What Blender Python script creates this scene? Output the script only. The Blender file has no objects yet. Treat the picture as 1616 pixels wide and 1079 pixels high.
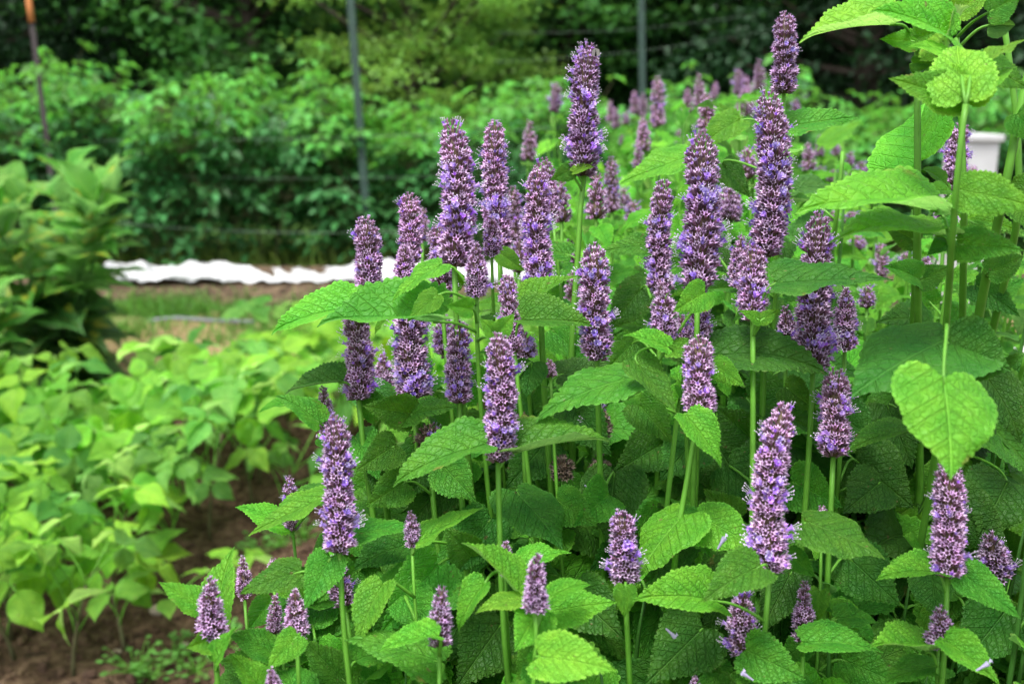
import bpy, math, random
import numpy as np
from mathutils import Vector, Matrix
R = math.radians
scene = bpy.context.scene
col = scene.collection
rng = np.random.default_rng(7)
random.seed(11)

# ------------------------------------------------------------------ camera geometry
FPX = 1571.0
PITCH = math.atan((539.5 - 150.0) / FPX)
CAM = np.array([0.0, 0.0, 1.2])
FW = np.array([0.0, math.cos(PITCH), -math.sin(PITCH)])
UP = np.array([0.0, math.sin(PITCH), math.cos(PITCH)])
RT = np.array([1.0, 0.0, 0.0])
def P(px, py, d):
    return CAM + d * (FW + (px - 808.0) / FPX * RT - (py - 539.5) / FPX * UP)
def proj(p):
    q = np.asarray(p) - CAM
    d = float(q @ FW)
    return 808.0 + FPX * float(q @ RT) / d, 539.5 - FPX * float(q @ UP) / d, d
def G(px, py, h=0.0):
    r = FW + (px - 808.0) / FPX * RT - (py - 539.5) / FPX * UP
    return CAM + r * ((h - CAM[2]) / r[2])
def nz(v):
    v = np.asarray(v, float); return v / (np.linalg.norm(v) + 1e-12)

# ------------------------------------------------------------------ mesh buffer
class Buf:
    def __init__(s): s.v = []; s.f = []; s.n = 0; s.uv = []; s.rnd = []
    def add(s, V, F, mat=0, rnd=None):
        V = np.asarray(V, np.float32).reshape(-1, 3); F = np.asarray(F, np.int32)
        s.v.append(V); s.f.append((F + s.n, mat, np.full(len(F), 0.5 if rnd is None else 0.0, np.float32) + (0 if rnd is None else rnd))); s.n += len(V)
    def inst(s, T, F, M, O, mat=0, rnd=None):
        N = len(O); nt = len(T)
        if N == 0: return
        V = np.einsum('nij,tj->nti', M, T) + O[:, None, :]
        FF = (np.asarray(F)[None, :, :] + (np.arange(N) * nt)[:, None, None]).reshape(-1, np.asarray(F).shape[1])
        rr = None if rnd is None else np.repeat(rnd, len(F))
        s.add(V.reshape(-1, 3), FF, mat, rr)
    def tube(s, pts, rad, n=6, mat=0, cap=True, rnd=None, sq=0.):
        pts = np.asarray(pts, float); k = len(pts); rad = np.broadcast_to(np.asarray(rad, float), (k,))
        t = np.gradient(pts, axis=0); ring = []
        ref = np.array([0, 0, 1.0]) if abs(nz(t[0])[2]) < .9 else np.array([1.0, 0, 0])
        for i in range(k):
            ti = nz(t[i]); x = nz(np.cross(ref, ti)); y = np.cross(ti, x); ref = y if False else ref
            a = np.arange(n) / n * 2 * math.pi; qq = 1 - sq * (np.arange(n) % 2)[:, None]
            ring.append(pts[i] + rad[i] * qq * (np.cos(a)[:, None] * x + np.sin(a)[:, None] * y))
        V = np.concatenate(ring); F = []
        for i in range(k - 1):
            for j in range(n):
                F.append((i * n + j, i * n + (j + 1) % n, (i + 1) * n + (j + 1) % n, (i + 1) * n + j))
        s.add(V, F, mat, rnd)
        if cap:
            c = len(V); V2 = np.array([pts[0], pts[-1]]); b = s.n - len(V)
            F2 = [(j + 1 if j + 1 < n else 0, j, c) for j in range(n)] + [((k - 1) * n + j, (k - 1) * n + (j + 1) % n, c + 1) for j in range(n)]
            s.v.append(V2.astype(np.float32)); s.f.append((np.array(F2, np.int32) + b, mat, np.full(len(F2), .5, np.float32))); s.n += 2
    def mesh(s, name, mats, smooth=True):
        me = bpy.data.meshes.new(name)
        V = np.concatenate(s.v)
        me.vertices.add(len(V)); me.vertices.foreach_set('co', V.ravel())
        nl = sum(f.size for f, _, _ in s.f); nf = sum(len(f) for f, _, _ in s.f)
        me.loops.add(nl); me.polygons.add(nf)
        me.loops.foreach_set('vertex_index', np.concatenate([f.ravel() for f, _, _ in s.f]))
        tot = np.concatenate([np.full(len(f), f.shape[1], np.int32) for f, _, _ in s.f])
        st = np.concatenate([[0], np.cumsum(tot)[:-1]]).astype(np.int32)
        me.polygons.foreach_set('loop_start', st)
        me.polygons.foreach_set('material_index', np.concatenate([np.full(len(f), m, np.int32) for f, m, _ in s.f]))
        me.polygons.foreach_set('use_smooth', np.full(nf, smooth))
        for m in mats: me.materials.append(m)
        me.update(calc_edges=True)
        at = me.attributes.new('rnd', 'FLOAT', 'FACE'); at.data.foreach_set('value', np.concatenate([r for _, _, r in s.f]).astype(np.float32))
        return me

def tag(o, label=None, cat=None, group=None, kind=None):
    if label: o['label'] = label
    if cat: o['category'] = cat
    if group: o['group'] = group
    if kind: o['kind'] = kind
    return o
def ob(name, me, parent=None, M=None, color=None):
    o = bpy.data.objects.new(name, me); col.objects.link(o)
    if parent is not None: o.parent = parent
    if M is not None: o.matrix_basis = M
    if color is not None: o.color = (*color, 1)
    return o
def root_at(name, loc, label, cat, group=None):
    o = bpy.data.objects.new(name, None); col.objects.link(o); o.location = tuple(loc); o.empty_display_size = .05
    return tag(o, label, cat, group)
def mat4(x, y, z, loc):
    return Matrix(((x[0], y[0], z[0], loc[0]), (x[1], y[1], z[1], loc[1]), (x[2], y[2], z[2], loc[2]), (0, 0, 0, 1)))

# ------------------------------------------------------------------ materials
class NT:
    def __init__(s, name):
        s.m = bpy.data.materials.new(name); s.m.use_nodes = True; s.t = s.m.node_tree; s.t.nodes.clear()
    def n(s, typ, **kw):
        nd = s.t.nodes.new(typ)
        ins = kw.pop('ins', {})
        for k, v in kw.items(): setattr(nd, k, v)
        for k, v in ins.items():
            if isinstance(v, bpy.types.NodeSocket): s.t.links.new(v, nd.inputs[k])
            else: nd.inputs[k].default_value = v
        return nd
    def math(s, op, a, b=0.0, c=0.0, clamp=False):
        return s.n('ShaderNodeMath', operation=op, use_clamp=clamp, ins={0: a, 1: b, 2: c}).outputs[0]
    def mix(s, f, a, b, mode='MIX'):
        nd = s.n('ShaderNodeMix', data_type='RGBA', blend_type=mode)
        for k, v in ((0, f), (6, a), (7, b)):
            if isinstance(v, bpy.types.NodeSocket): s.t.links.new(v, nd.inputs[k])
            else: nd.inputs[k].default_value = v if k == 0 or len(v) == 4 else (*v, 1)
        return nd.outputs[2]
    def ramp(s, f, stops):
        nd = s.n('ShaderNodeValToRGB', ins={0: f}); e = nd.color_ramp.elements
        while len(e) < len(stops): e.new(0.5)
        for i, (p, c) in enumerate(stops): e[i].position = p; e[i].color = (*c, 1)
        return nd.outputs[0]
    def noise(s, scale, vec=None, detail=3, out=0):
        ins = {'Scale': scale, 'Detail': detail}
        if vec is not None: ins['Vector'] = vec
        return s.n('ShaderNodeTexNoise', ins=ins).outputs[out]
    def hsv(s, c, h=.5, sat=1., v=1.):
        return s.n('ShaderNodeHueSaturation', ins={'Hue': h, 'Saturation': sat, 'Value': v, 'Color': c}).outputs[0]
    def surf(s, c, rough=.6, spec=.3, trans=0., tcol=None, bump=None, bs=.3, bd=.001, sheen=0.):
        ins = {'Base Color': c if isinstance(c, bpy.types.NodeSocket) else (*c, 1), 'Roughness': rough, 'Specular IOR Level': spec}
        b = None
        if bump is not None:
            b = s.n('ShaderNodeBump', ins={'Height': bump, 'Strength': bs, 'Distance': bd}).outputs[0]; ins['Normal'] = b
        p = s.n('ShaderNodeBsdfPrincipled', ins=ins).outputs[0]
        if trans > 0:
            ti = {'Color': tcol if tcol is not None else c}
            if b is not None: ti['Normal'] = b
            if not isinstance(ti['Color'], bpy.types.NodeSocket): ti['Color'] = (*ti['Color'], 1)
            t = s.n('ShaderNodeBsdfTranslucent', ins=ti).outputs[0]
            p = s.n('ShaderNodeMixShader', ins={0: trans, 1: p, 2: t}).outputs[0]
        o = s.n('ShaderNodeOutputMaterial'); s.t.links.new(p, o.inputs[0]); return s.m

def leaf_material(name, veins=6.5, slant=.40, net=22., vein_gain=.42, trans=.32, rough=.5, spots=0., spec=.22):
    t = NT(name)
    uv = t.n('ShaderNodeUVMap', uv_map='UVMap').outputs[0]
    sp = t.n('ShaderNodeSeparateXYZ', ins={0: uv}); u0, v = sp.outputs[0], sp.outputs[1]
    u = t.math('SUBTRACT', t.math('MULTIPLY', u0, 2.), 1.); au = t.math('ABSOLUTE', u)
    oi = t.n('ShaderNodeObjectInfo'); rnd = oi.outputs['Random']; oc = oi.outputs['Color']
    ph = t.math('MULTIPLY', t.math('SUBTRACT', v, t.math('MULTIPLY', au, slant)), float(veins))
    fr = t.math('ABSOLUTE', t.math('SUBTRACT', t.math('FRACT', ph), .5))           # .5 on the vein
    side = t.n('ShaderNodeMapRange', interpolation_type='SMOOTHSTEP', ins={0: fr, 1: .40, 2: .5, 3: 0., 4: 1.}).outputs[0]
    side = t.math('MULTIPLY', side, t.math('SUBTRACT', 1.0, t.math('MULTIPLY', au, .65)))
    mid = t.n('ShaderNodeMapRange', interpolation_type='SMOOTHSTEP', ins={0: au, 1: 0.008, 2: .05, 3: 1., 4: 0.}).outputs[0]
    uvr = t.n('ShaderNodeVectorMath', operation='ADD', ins={0: uv, 1: rnd}).outputs[0]
    vo = t.n('ShaderNodeTexVoronoi', feature='DISTANCE_TO_EDGE', ins={'Vector': uvr, 'Scale': net}).outputs[0]
    nt = t.n('ShaderNodeMapRange', ins={0: vo, 1: 0., 2: .13, 3: 1., 4: 0.}).outputs[0]
    vein = t.math('MAXIMUM', t.math('MAXIMUM', side, mid), t.math('MULTIPLY', nt, .35))
    geo = t.n('ShaderNodeNewGeometry')
    blot = t.noise(3.2, uvr, 3)
    blot = t.math('SUBTRACT', blot, .5)
    c = t.hsv(oc, t.math('ADD', .5, t.math('MULTIPLY', blot, -.05)), 1., t.math('ADD', 1., t.math('MULTIPLY', blot, .7)))
    c = t.hsv(c, t.math('ADD', .489, t.math('MULTIPLY', rnd, .018)), 1., t.math('ADD', .8, t.math('MULTIPLY', rnd, .4)))
    light = t.hsv(c, .49, .95, 1.7)
    c2 = t.mix(t.math('MULTIPLY', vein, vein_gain), c, light)
    # margins slightly paler
    edge = t.n('ShaderNodeMapRange', ins={0: t.n('ShaderNodeAttribute', attribute_name='edge').outputs['Fac'], 1: .9, 2: 1., 3: 0., 4: .5}).outputs[0]
    c2 = t.mix(edge, c2, light)
    if spots > 0:
        sn = t.noise(2.3, t.n('ShaderNodeVectorMath', operation='ADD', ins={0: uv, 1: t.math('MULTIPLY', rnd, 37.)}).outputs[0], 4)
        thr = t.n('ShaderNodeMapRange', ins={0: sn, 1: .62 - .1 * spots, 2: .7 - .1 * spots, 3: 0., 4: .9}).outputs[0]
        c2 = t.mix(thr, c2, (.30, .32, .03))
    sn2 = t.noise(9., t.n('ShaderNodeVectorMath', operation='ADD', ins={0: uv, 1: t.math('MULTIPLY', rnd, 91.)}).outputs[0], 1)
    spk = t.n('ShaderNodeMapRange', ins={0: sn2, 1: .75, 2: .78, 3: 0., 4: .7}).outputs[0]
    c2 = t.mix(spk, c2, (.16, .13, .05))
    ea = t.n('ShaderNodeAttribute', attribute_name='edge').outputs['Fac']
    bm = t.math('MULTIPLY', t.n('ShaderNodeMapRange', ins={0: ea, 1: .72, 2: 1., 3: 0., 4: 1.}).outputs[0], t.n('ShaderNodeMapRange', ins={0: t.noise(3., t.n('ShaderNodeVectorMath', operation='ADD', ins={0: uv, 1: t.math('MULTIPLY', rnd, 53.)}).outputs[0], 4), 1: .66, 2: .74, 3: 0., 4: .8}).outputs[0])
    c2 = t.mix(bm, c2, (.22, .15, .04))
    under = t.hsv(c2, .5, .8, 1.35)
    c3 = t.mix(geo.outputs['Backfacing'], c2, under)
    tc = t.hsv(c3, .485, 1.08, 2.2)
    h = t.math('SUBTRACT', t.math('MULTIPLY', t.noise(30., uvr, 3), .4), vein)
    return t.surf(c3, rough, spec, trans, tc, h, 1., .0017)

M_leaf = leaf_material('hyssop_leaf', net=15., trans=.30)
M_bean = leaf_material('bean_leaf', 7, .35, 12., .3, .38, .5)
M_broad = leaf_material('broad_leaf', 11, .5, 14., .35, .28, .4, spots=.35)
def green(name, c, trans=0., var=.25, rough=.55, scale=None):
    t = NT(name); oi = t.n('ShaderNodeObjectInfo'); at = t.n('ShaderNodeAttribute', attribute_name='rnd')
    k = t.math('ADD', 1 - var, t.math('MULTIPLY', at.outputs['Fac'], 2 * var))
    cc = t.hsv((*c, 1) if False else t.mix(0., (*c, 1), (*c, 1)), t.math('ADD', .488, t.math('MULTIPLY', at.outputs['Fac'], .024)), 1., k)
    if scale: 
        nn = t.noise(scale, t.n('ShaderNodeTexCoord').outputs['Object'], 3)
        cc = t.hsv(cc, .5, 1., t.math('ADD', .6, t.math('MULTIPLY', nn, .8)))
    return t.surf(cc, rough, .3, trans, t.hsv(cc, .48, 1.05, 2.) if trans else None)
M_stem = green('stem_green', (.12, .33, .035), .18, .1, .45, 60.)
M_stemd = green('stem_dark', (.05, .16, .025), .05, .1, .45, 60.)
M_stemb = green('stem_brown', (.10, .10, .045), 0, .2, .7, 60.)
def fl(name, c, trans, hue=.02, val=.35, rough=.55):
    t = NT(name); at = t.n('ShaderNodeAttribute', attribute_name='rnd'); oi = t.n('ShaderNodeObjectInfo')
    f = at.outputs['Fac']
    cc = t.mix(0., (*c, 1), (*c, 1))
    cc = t.hsv(cc, t.math('ADD', .5 - hue / 2, t.math('MULTIPLY', f, hue)), t.math('ADD', .8, t.math('MULTIPLY', t.math('FRACT', t.math('MULTIPLY', f, 7.3)), .4)), t.math('ADD', 1 - val, t.math('MULTIPLY', f, 2 * val)))
    cc = t.hsv(cc, t.math('ADD', .49, t.math('MULTIPLY', oi.outputs['Random'], .025)), 1., t.math('ADD', .85, t.math('MULTIPLY', oi.outputs['Random'], .3)))
    return t.surf(cc, rough, .25, trans, cc)
M_core = fl('spike_core', (.075, .05, .03), 0)
M_calyx = fl('calyx_tube', (.24, .13, .19), .15)
M_teeth = fl('calyx_teeth', (.58, .39, .64), .25)
M_cor = fl('corolla', (.37, .23, .72), .3, .03, .3)
M_sta = fl('stamen', (.78, .70, .86), .3, .01, .1)
M_spent = fl('calyx_spent', (.20, .15, .12), .1)

# ------------------------------------------------------------------ leaf meshes
def leaf_mesh(name, mat, rows=88, cols=12, a=.42, b=.85, ratio=.62, teeth=20, tooth=.018, cord=.10, droop=.5, fold=.25, wave=.02, twist=0., quilt=.017, veins=6.5, slant=.40, seed=0, tipcurl=0.):
    r = np.random.default_rng(seed)
    uc = np.linspace(-1, 1, cols + 1); uc = np.sign(uc) * np.abs(uc) ** .85
    # half outline: notch (or base) -> lobe -> widest -> drawn-out tip
    k = a / .4; c = cord * 1.0
    ctl = np.array([(0, 0), (.22, -.42 * c), (.52, -.66 * c), (.84, .01 - .25 * c), (1., .15 * k), (.97, .30 * k), (.78, .50 * k), (.47, .70), (.20, .85), (.07, .94), (0, 1.)]) if b < .96 or cord > .05 else \
          np.array([(0, 0), (.30, .02), (.62, .08), (.90, .20), (1., .33 * k), (.95, .46), (.68, .62), (.36, .78), (.14, .90), (.04, .96), (0, 1.)])
    if b > .96: ctl[6:9, 0] *= .93
    ctl = ctl * np.array([ratio / 2, 1.])
    al = np.concatenate([[0], np.cumsum(np.hypot(*np.diff(ctl, axis=0).T))]); al /= al[-1]
    tq = np.linspace(0, 1, 241); oc = np.stack([np.interp(tq, al, ctl[:, q]) for q in (0, 1)], -1)
    for _ in range(60): oc[1:-1] = (oc[:-2] + 2 * oc[1:-1] + oc[2:]) / 4
    tg = np.gradient(oc, axis=0); tg /= np.linalg.norm(tg, axis=1)[:, None] + 1e-9
    tv = np.linspace(0, 1, rows + 1)
    O_ = np.stack([np.interp(tv, tq, oc[:, q]) for q in (0, 1)], -1); N_ = np.stack([np.interp(tv, tq, tg[:, 1]), -np.interp(tv, tq, tg[:, 0])], -1)
    my = tv ** 1.2
    U, V = np.meshgrid(uc, tv); au = np.abs(U)
    Ph = V * teeth + r.random() * 3
    scal = np.abs(np.sin(np.pi * Ph)) ** .6 - .3
    amp = tooth * scal * (1 + .3 * np.sin(Ph * 2.3 + seed)) * au ** 7 * np.clip(V * 9, 0, 1) * np.clip((1 - V) * 9, 0, 1)
    X = np.sign(U) * (O_[:, 0][:, None] * au + N_[:, 0][:, None] * amp)
    Y = my[:, None] + (O_[:, 1][:, None] - my[:, None]) * au + N_[:, 1][:, None] * amp
    UX = X / (ratio / 2) * (1 - .0 * V); VY = Y.copy(); V = np.clip(Y, 0, 1)
    ph = (VY - slant * np.abs(UX)) * veins
    ridge = 1 - np.abs(np.sin(np.pi * (ph + .5) + 1e-6))      # 1 on veins where frac=.5.. matches shader
    puff = np.abs(np.cos(np.pi * ph)) if False else np.abs(np.sin(np.pi * (ph - .5 + .5 * 0 + .5)))
    puff = np.abs(np.cos(np.pi * (ph - np.floor(ph))))  # 0 at frac=.5 (vein)
    Z = quilt * (puff ** .6) * np.sin(np.pi * np.clip(au, 0, 1)) ** .5 * np.clip((1 - V) * 4, 0, 1)
    Z += -.012 * np.exp(-(au / .06) ** 2)
    Z += fold * np.abs(X) * (1 - .3 * V)
    k1, k2 = r.random() * 6, r.random() * 6
    Z += wave * au ** 2 * (np.sin(V * 9 + k1 + U) + .6 * np.sin(V * 17 + k2 - 2 * U)) * np.clip((1 - V) * 3, 0, 1)
    ang = twist * V
    X, Z = X * np.cos(ang) - Z * np.sin(ang), X * np.sin(ang) + Z * np.cos(ang)
    # bend along Y (droop = total angle), rising first then falling
    th = droop * (.5 - V) - tipcurl * np.clip(V - .8, 0, 1) * 5 * .5
    vv = np.linspace(0, 1, 201); thv = droop * (.5 - vv) - tipcurl * np.clip(vv - .8, 0, 1) * 5 * .5
    cy = np.concatenate([[0], np.cumsum(np.cos(thv))[:-1]]) / 200; cz = np.concatenate([[0], np.cumsum(np.sin(thv))[:-1]]) / 200
    Yc = np.interp(np.clip(Y, 0, 1), vv, cy) + np.minimum(Y, 0); Zc = np.interp(np.clip(Y, 0, 1), vv, cz)
    t2 = droop * (.5 - np.clip(Y, 0, 1))
    Y2 = Yc - Z * np.sin(t2); Z2 = Zc + Z * np.cos(t2)
    ex, ez = cy[-1], cz[-1]; n = math.hypot(ex, ez); c_, s_ = ex / n, ez / n
    Y3 = (Y2 * c_ + Z2 * s_) / n; Z3 = (-Y2 * s_ + Z2 * c_) / n
    co = np.stack([X / n, Y3, Z3], -1).reshape(-1, 3)
    b_ = Buf(); k = cols + 1
    i, j = np.meshgrid(np.arange(rows), np.arange(cols), indexing='ij')
    F = np.stack([i * k + j, i * k + j + 1, (i + 1) * k + j + 1, (i + 1) * k + j], -1).reshape(-1, 4)
    b_.add(co, F, 0)
    me = b_.mesh(name, [mat])
    uvl = me.uv_layers.new(name='UVMap')
    uv = np.stack([UX * .5 + .5, VY], -1).reshape(-1, 2)
    ea = me.attributes.new('edge', 'FLOAT', 'POINT'); ea.data.foreach_set('value', au.astype(np.float32).ravel())
    uvl.data.foreach_set('uv', uv[F.ravel()].astype(np.float32).ravel())
    return me
HL = []   # hero hyssop leaves
rr_ = np.random.default_rng(3)
for i in range(14):
    HL.append(leaf_mesh('hyssop_leaf', M_leaf, 104, 16, a=.40 + .08 * rr_.random(), b=1.05 + .2 * rr_.random(), teeth=int(18 + 6 * rr_.random()),
              tooth=.028 + .008 * rr_.random(), cord=.06 + .12 * rr_.random(), droop=(.25, .6, .9, .4, .1, .7, .5)[i % 7], fold=(.1, .45, .25, .7, .2, .3, .05)[i % 7],
              wave=.012 + .02 * rr_.random(), twist=(rr_.random() - .5) * .7, tipcurl=(0, .4, 0, .9, .3, 0, .6)[i % 7], seed=i))
HEART = leaf_mesh('hyssop_leaf', M_leaf, 120, 18, a=.40, b=.88, ratio=.98, teeth=19, tooth=.022, cord=.24, droop=.35, fold=-.10, wave=.03, quilt=.020, seed=5, tipcurl=.2)
HEART2 = leaf_mesh('hyssop_leaf', M_leaf, 120, 18, a=.44, b=.85, ratio=.98, teeth=17, tooth=.028, cord=.16, droop=.45, fold=.2, wave=.03, seed=15)
FL = [leaf_mesh('hyssop_leaf', M_leaf, 64, 10, a=.42, b=1.08, teeth=15, tooth=.032, cord=.12, droop=(.3, .8, .5, 1.1)[i % 4], fold=(.2, .4, .1)[i % 3], wave=.03, twist=(i % 5 - 2) * .15, seed=40 + i) for i in range(10)]
WR = .62
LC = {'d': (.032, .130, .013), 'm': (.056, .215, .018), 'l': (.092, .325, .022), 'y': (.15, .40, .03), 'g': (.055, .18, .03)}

# ------------------------------------------------------------------ flower spike
def ring(n, r, z): 
    a = np.arange(n) / n * 2 * math.pi; return np.stack([r * np.cos(a), r * np.sin(a), np.full(n, z)], -1)
CT = np.concatenate([ring(5, .10, 0), ring(5, .19, .45), ring(5, .235, .74)])
CF = [(i * 5 + j, i * 5 + (j + 1) % 5, (i + 1) * 5 + (j + 1) % 5, (i + 1) * 5 + j) for i in range(2) for j in range(5)]
am = (np.arange(5) + .5) / 5 * 2 * math.pi
TT = np.concatenate([ring(5, .235, .74), np.stack([.47 * np.cos(am), .47 * np.sin(am), np.full(5, 1.08)], -1)])
TF = [(j, (j + 1) % 5, 5 + j) for j in range(5)]
def cor_template():
    b = []
    bend = lambda z: np.array([.0, -.10 * (z - .5) ** 2, 0])
    zs = [.5, .9, 1.3, 1.55]; rs = [.12, .15, .20, .27]
    V = np.concatenate([ring(5, r, z) + bend(z) for z, r in zip(zs, rs)]); F = [(i * 5 + j, i * 5 + (j + 1) % 5, (i + 1) * 5 + (j + 1) % 5, (i + 1) * 5 + j) for i in range(3) for j in range(5)]
    # five lobes flare out; the front one is longer
    base = 15; V = list(V); F4 = list(F)
    for j in range(5):
        a0 = j / 5 * 2 * math.pi; a1 = (j + 1) / 5 * 2 * math.pi; ln = .62 if j == 0 else .46
        i0 = len(V)
        V.append(np.array([ln * math.cos(a0 + .15), ln * math.sin(a0 + .15), 1.68])); V.append(np.array([ln * math.cos(a1 - .15), ln * math.sin(a1 - .15), 1.68]))
        F4.append((base + j, base + (j + 1) % 5, i0 + 1, i0))
    return np.array(V), F4
KT, KF = cor_template()
def sta_template():
    V = []; F = []
    for (x, y, L) in ((.1, .1, 2.35), (-.1, .12, 2.5), (.12, -.08, 2.2), (-.06, -.1, 2.4)):
        i = len(V); w = .022
        for z, k in ((1.1, 1.), (1.8, 1.9), (L, 3.)):
            c = np.array([x * k, y * k, z])
            V += [c + [w, 0, 0], c + [-w / 2, w, 0], c + [-w / 2, -w, 0]]
        for s in range(2):
            for j in range(3): F.append((i + s * 3 + j, i + s * 3 + (j + 1) % 3, i + s * 3 + 3 + (j + 1) % 3, i + s * 3 + 3 + j))
        c = np.array([x * 3, y * 3, L]); q = len(V)
        V += [c + np.array(o) * .06 for o in ((1, 1, 0), (-1, 1, 0), (-1, -1, 0), (1, -1, 0), (1, 1, 1.5), (-1, 1, 1.5), (-1, -1, 1.5), (1, -1, 1.5))]
        F += [(q, q + 1, q + 5, q + 4), (q + 1, q + 2, q + 6, q + 5), (q + 2, q + 3, q + 7, q + 6), (q + 3, q, q + 4, q + 7), (q + 4, q + 5, q + 6, q + 7)]
    return np.array(V), F
ST, SF = sta_template()
BT = np.concatenate([ring(5, .13, .6), ring(5, .19, .85), ring(5, .12, 1.05)]); BF = CF

def spike(L, W, bloom=.1, seed=0, young=0., spent=False, taper=.72, coarse=1.):
    """(calyx mesh, blossom mesh) along +Z from 0 to L"""
    r = np.random.default_rng(seed)
    cl = .0064 * (W / .027) ** .62 * (1 - .1 * young)
    R0 = W / 2
    row = .60 * cl * coarse; nrow = max(4, int(L / row))
    O = []; Ms = []; rn = []; tt = []
    ph = r.random() * 6
    curve = (r.random(2) - .5) * L * .10; gaps = r.random(3) * .6 + .05
    def axis(t): return np.array([curve[0] * math.sin(math.pi * t), curve[1] * math.sin(math.pi * t), t * L])
    def prof(t):
        top = min(1., ((1 - t) / (.17 if L > .05 else .42)) ** (.42 if L > .05 else .5)) if t < 1 else 0.
        return (1 - (1 - taper) * t) * top * min(1., .72 + t * 6) * (1 + .045 * math.sin(t * L / .0085 * 2 * math.pi * .5 + ph)) * (1 - .16 * sum(math.exp(-((t - g_) * L / .0035) ** 2) for g_ in gaps[:2 if L > .07 else 1]))
    for i in range(nrow + 1):
        t = (i + .2) / (nrow + .6); Rr = R0 * max(prof(t), .28)
        el = R(28) + R(52) * max(0, (t - .62) / .38) ** 1.5
        core = max(Rr - cl * math.cos(el), .0008)
        n = max(3, int(2 * math.pi * (core + .55 * cl * math.cos(el)) / (.61 * cl * coarse)))
        off = i * .55
        for j in range(n):
            a = (j + (.5 if i % 2 else 0) + (r.random() - .5) * .3) / n * 2 * math.pi + off
            e2 = el + (r.random() - .5) * .4; a2 = a + (r.random() - .5) * .3
            d = np.array([math.cos(a2) * math.cos(e2), math.sin(a2) * math.cos(e2), math.sin(e2)])
            z = r.random() * 6.3; x = nz(np.cross(d, [math.sin(z), math.cos(z), .3])); y = np.cross(d, x)
            s = cl * (.82 + .36 * r.random()) * (1 - .35 * t ** 3)
            c = axis(t); c = c + np.array([math.cos(a) * core, math.sin(a) * core, (r.random() - .5) * row])
            O.append(c); Ms.append(np.stack([x * s, y * s, d * s], 1)); rn.append(r.random()); tt.append((t, a))
    O = np.array(O); Ms = np.array(Ms); rn = np.array(rn); tt = np.array(tt)
    b = Buf()
    ts = np.linspace(0, .97, 14)
    b.tube([axis(t) for t in ts], [max(R0 * prof(t) - cl * .9, .0012) for t in ts], 8, 0)
    b.inst(CT, CF, Ms, O, 1, rn); b.inst(TT, TF, Ms, O, 2, rn)
    c1 = b.mesh('flower_spike', [M_core, M_spent if spent else M_calyx, M_spent if spent else M_teeth])
    fz = np.sin(tt[:, 0] * 17 * L / .1 + ph) + np.sin(tt[:, 1] * 2 + tt[:, 0] * 9 + seed) 
    pr = bloom * np.clip(.75 + 1.3 * fz, .02, 4) * (1 - .6 * (tt[:, 0] > .8)) * (tt[:, 0] > .04)
    q = r.random(len(O)); sel = q < pr; bud = (~sel) & (q < pr * 2.0 + .07)
    c2 = None
    if bloom > 0 and sel.any():
        b2 = Buf(); Mk = Ms[sel].copy(); Mk *= .88
        b2.inst(KT, KF, Mk, O[sel], 0, rn[sel]); b2.inst(ST, SF, Mk, O[sel], 1, rn[sel]); b2.inst(BT, BF, Ms[bud], O[bud], 0, rn[bud])
        c2 = b2.mesh('open_blossoms', [M_cor, M_sta])
    return c1, c2

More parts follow.
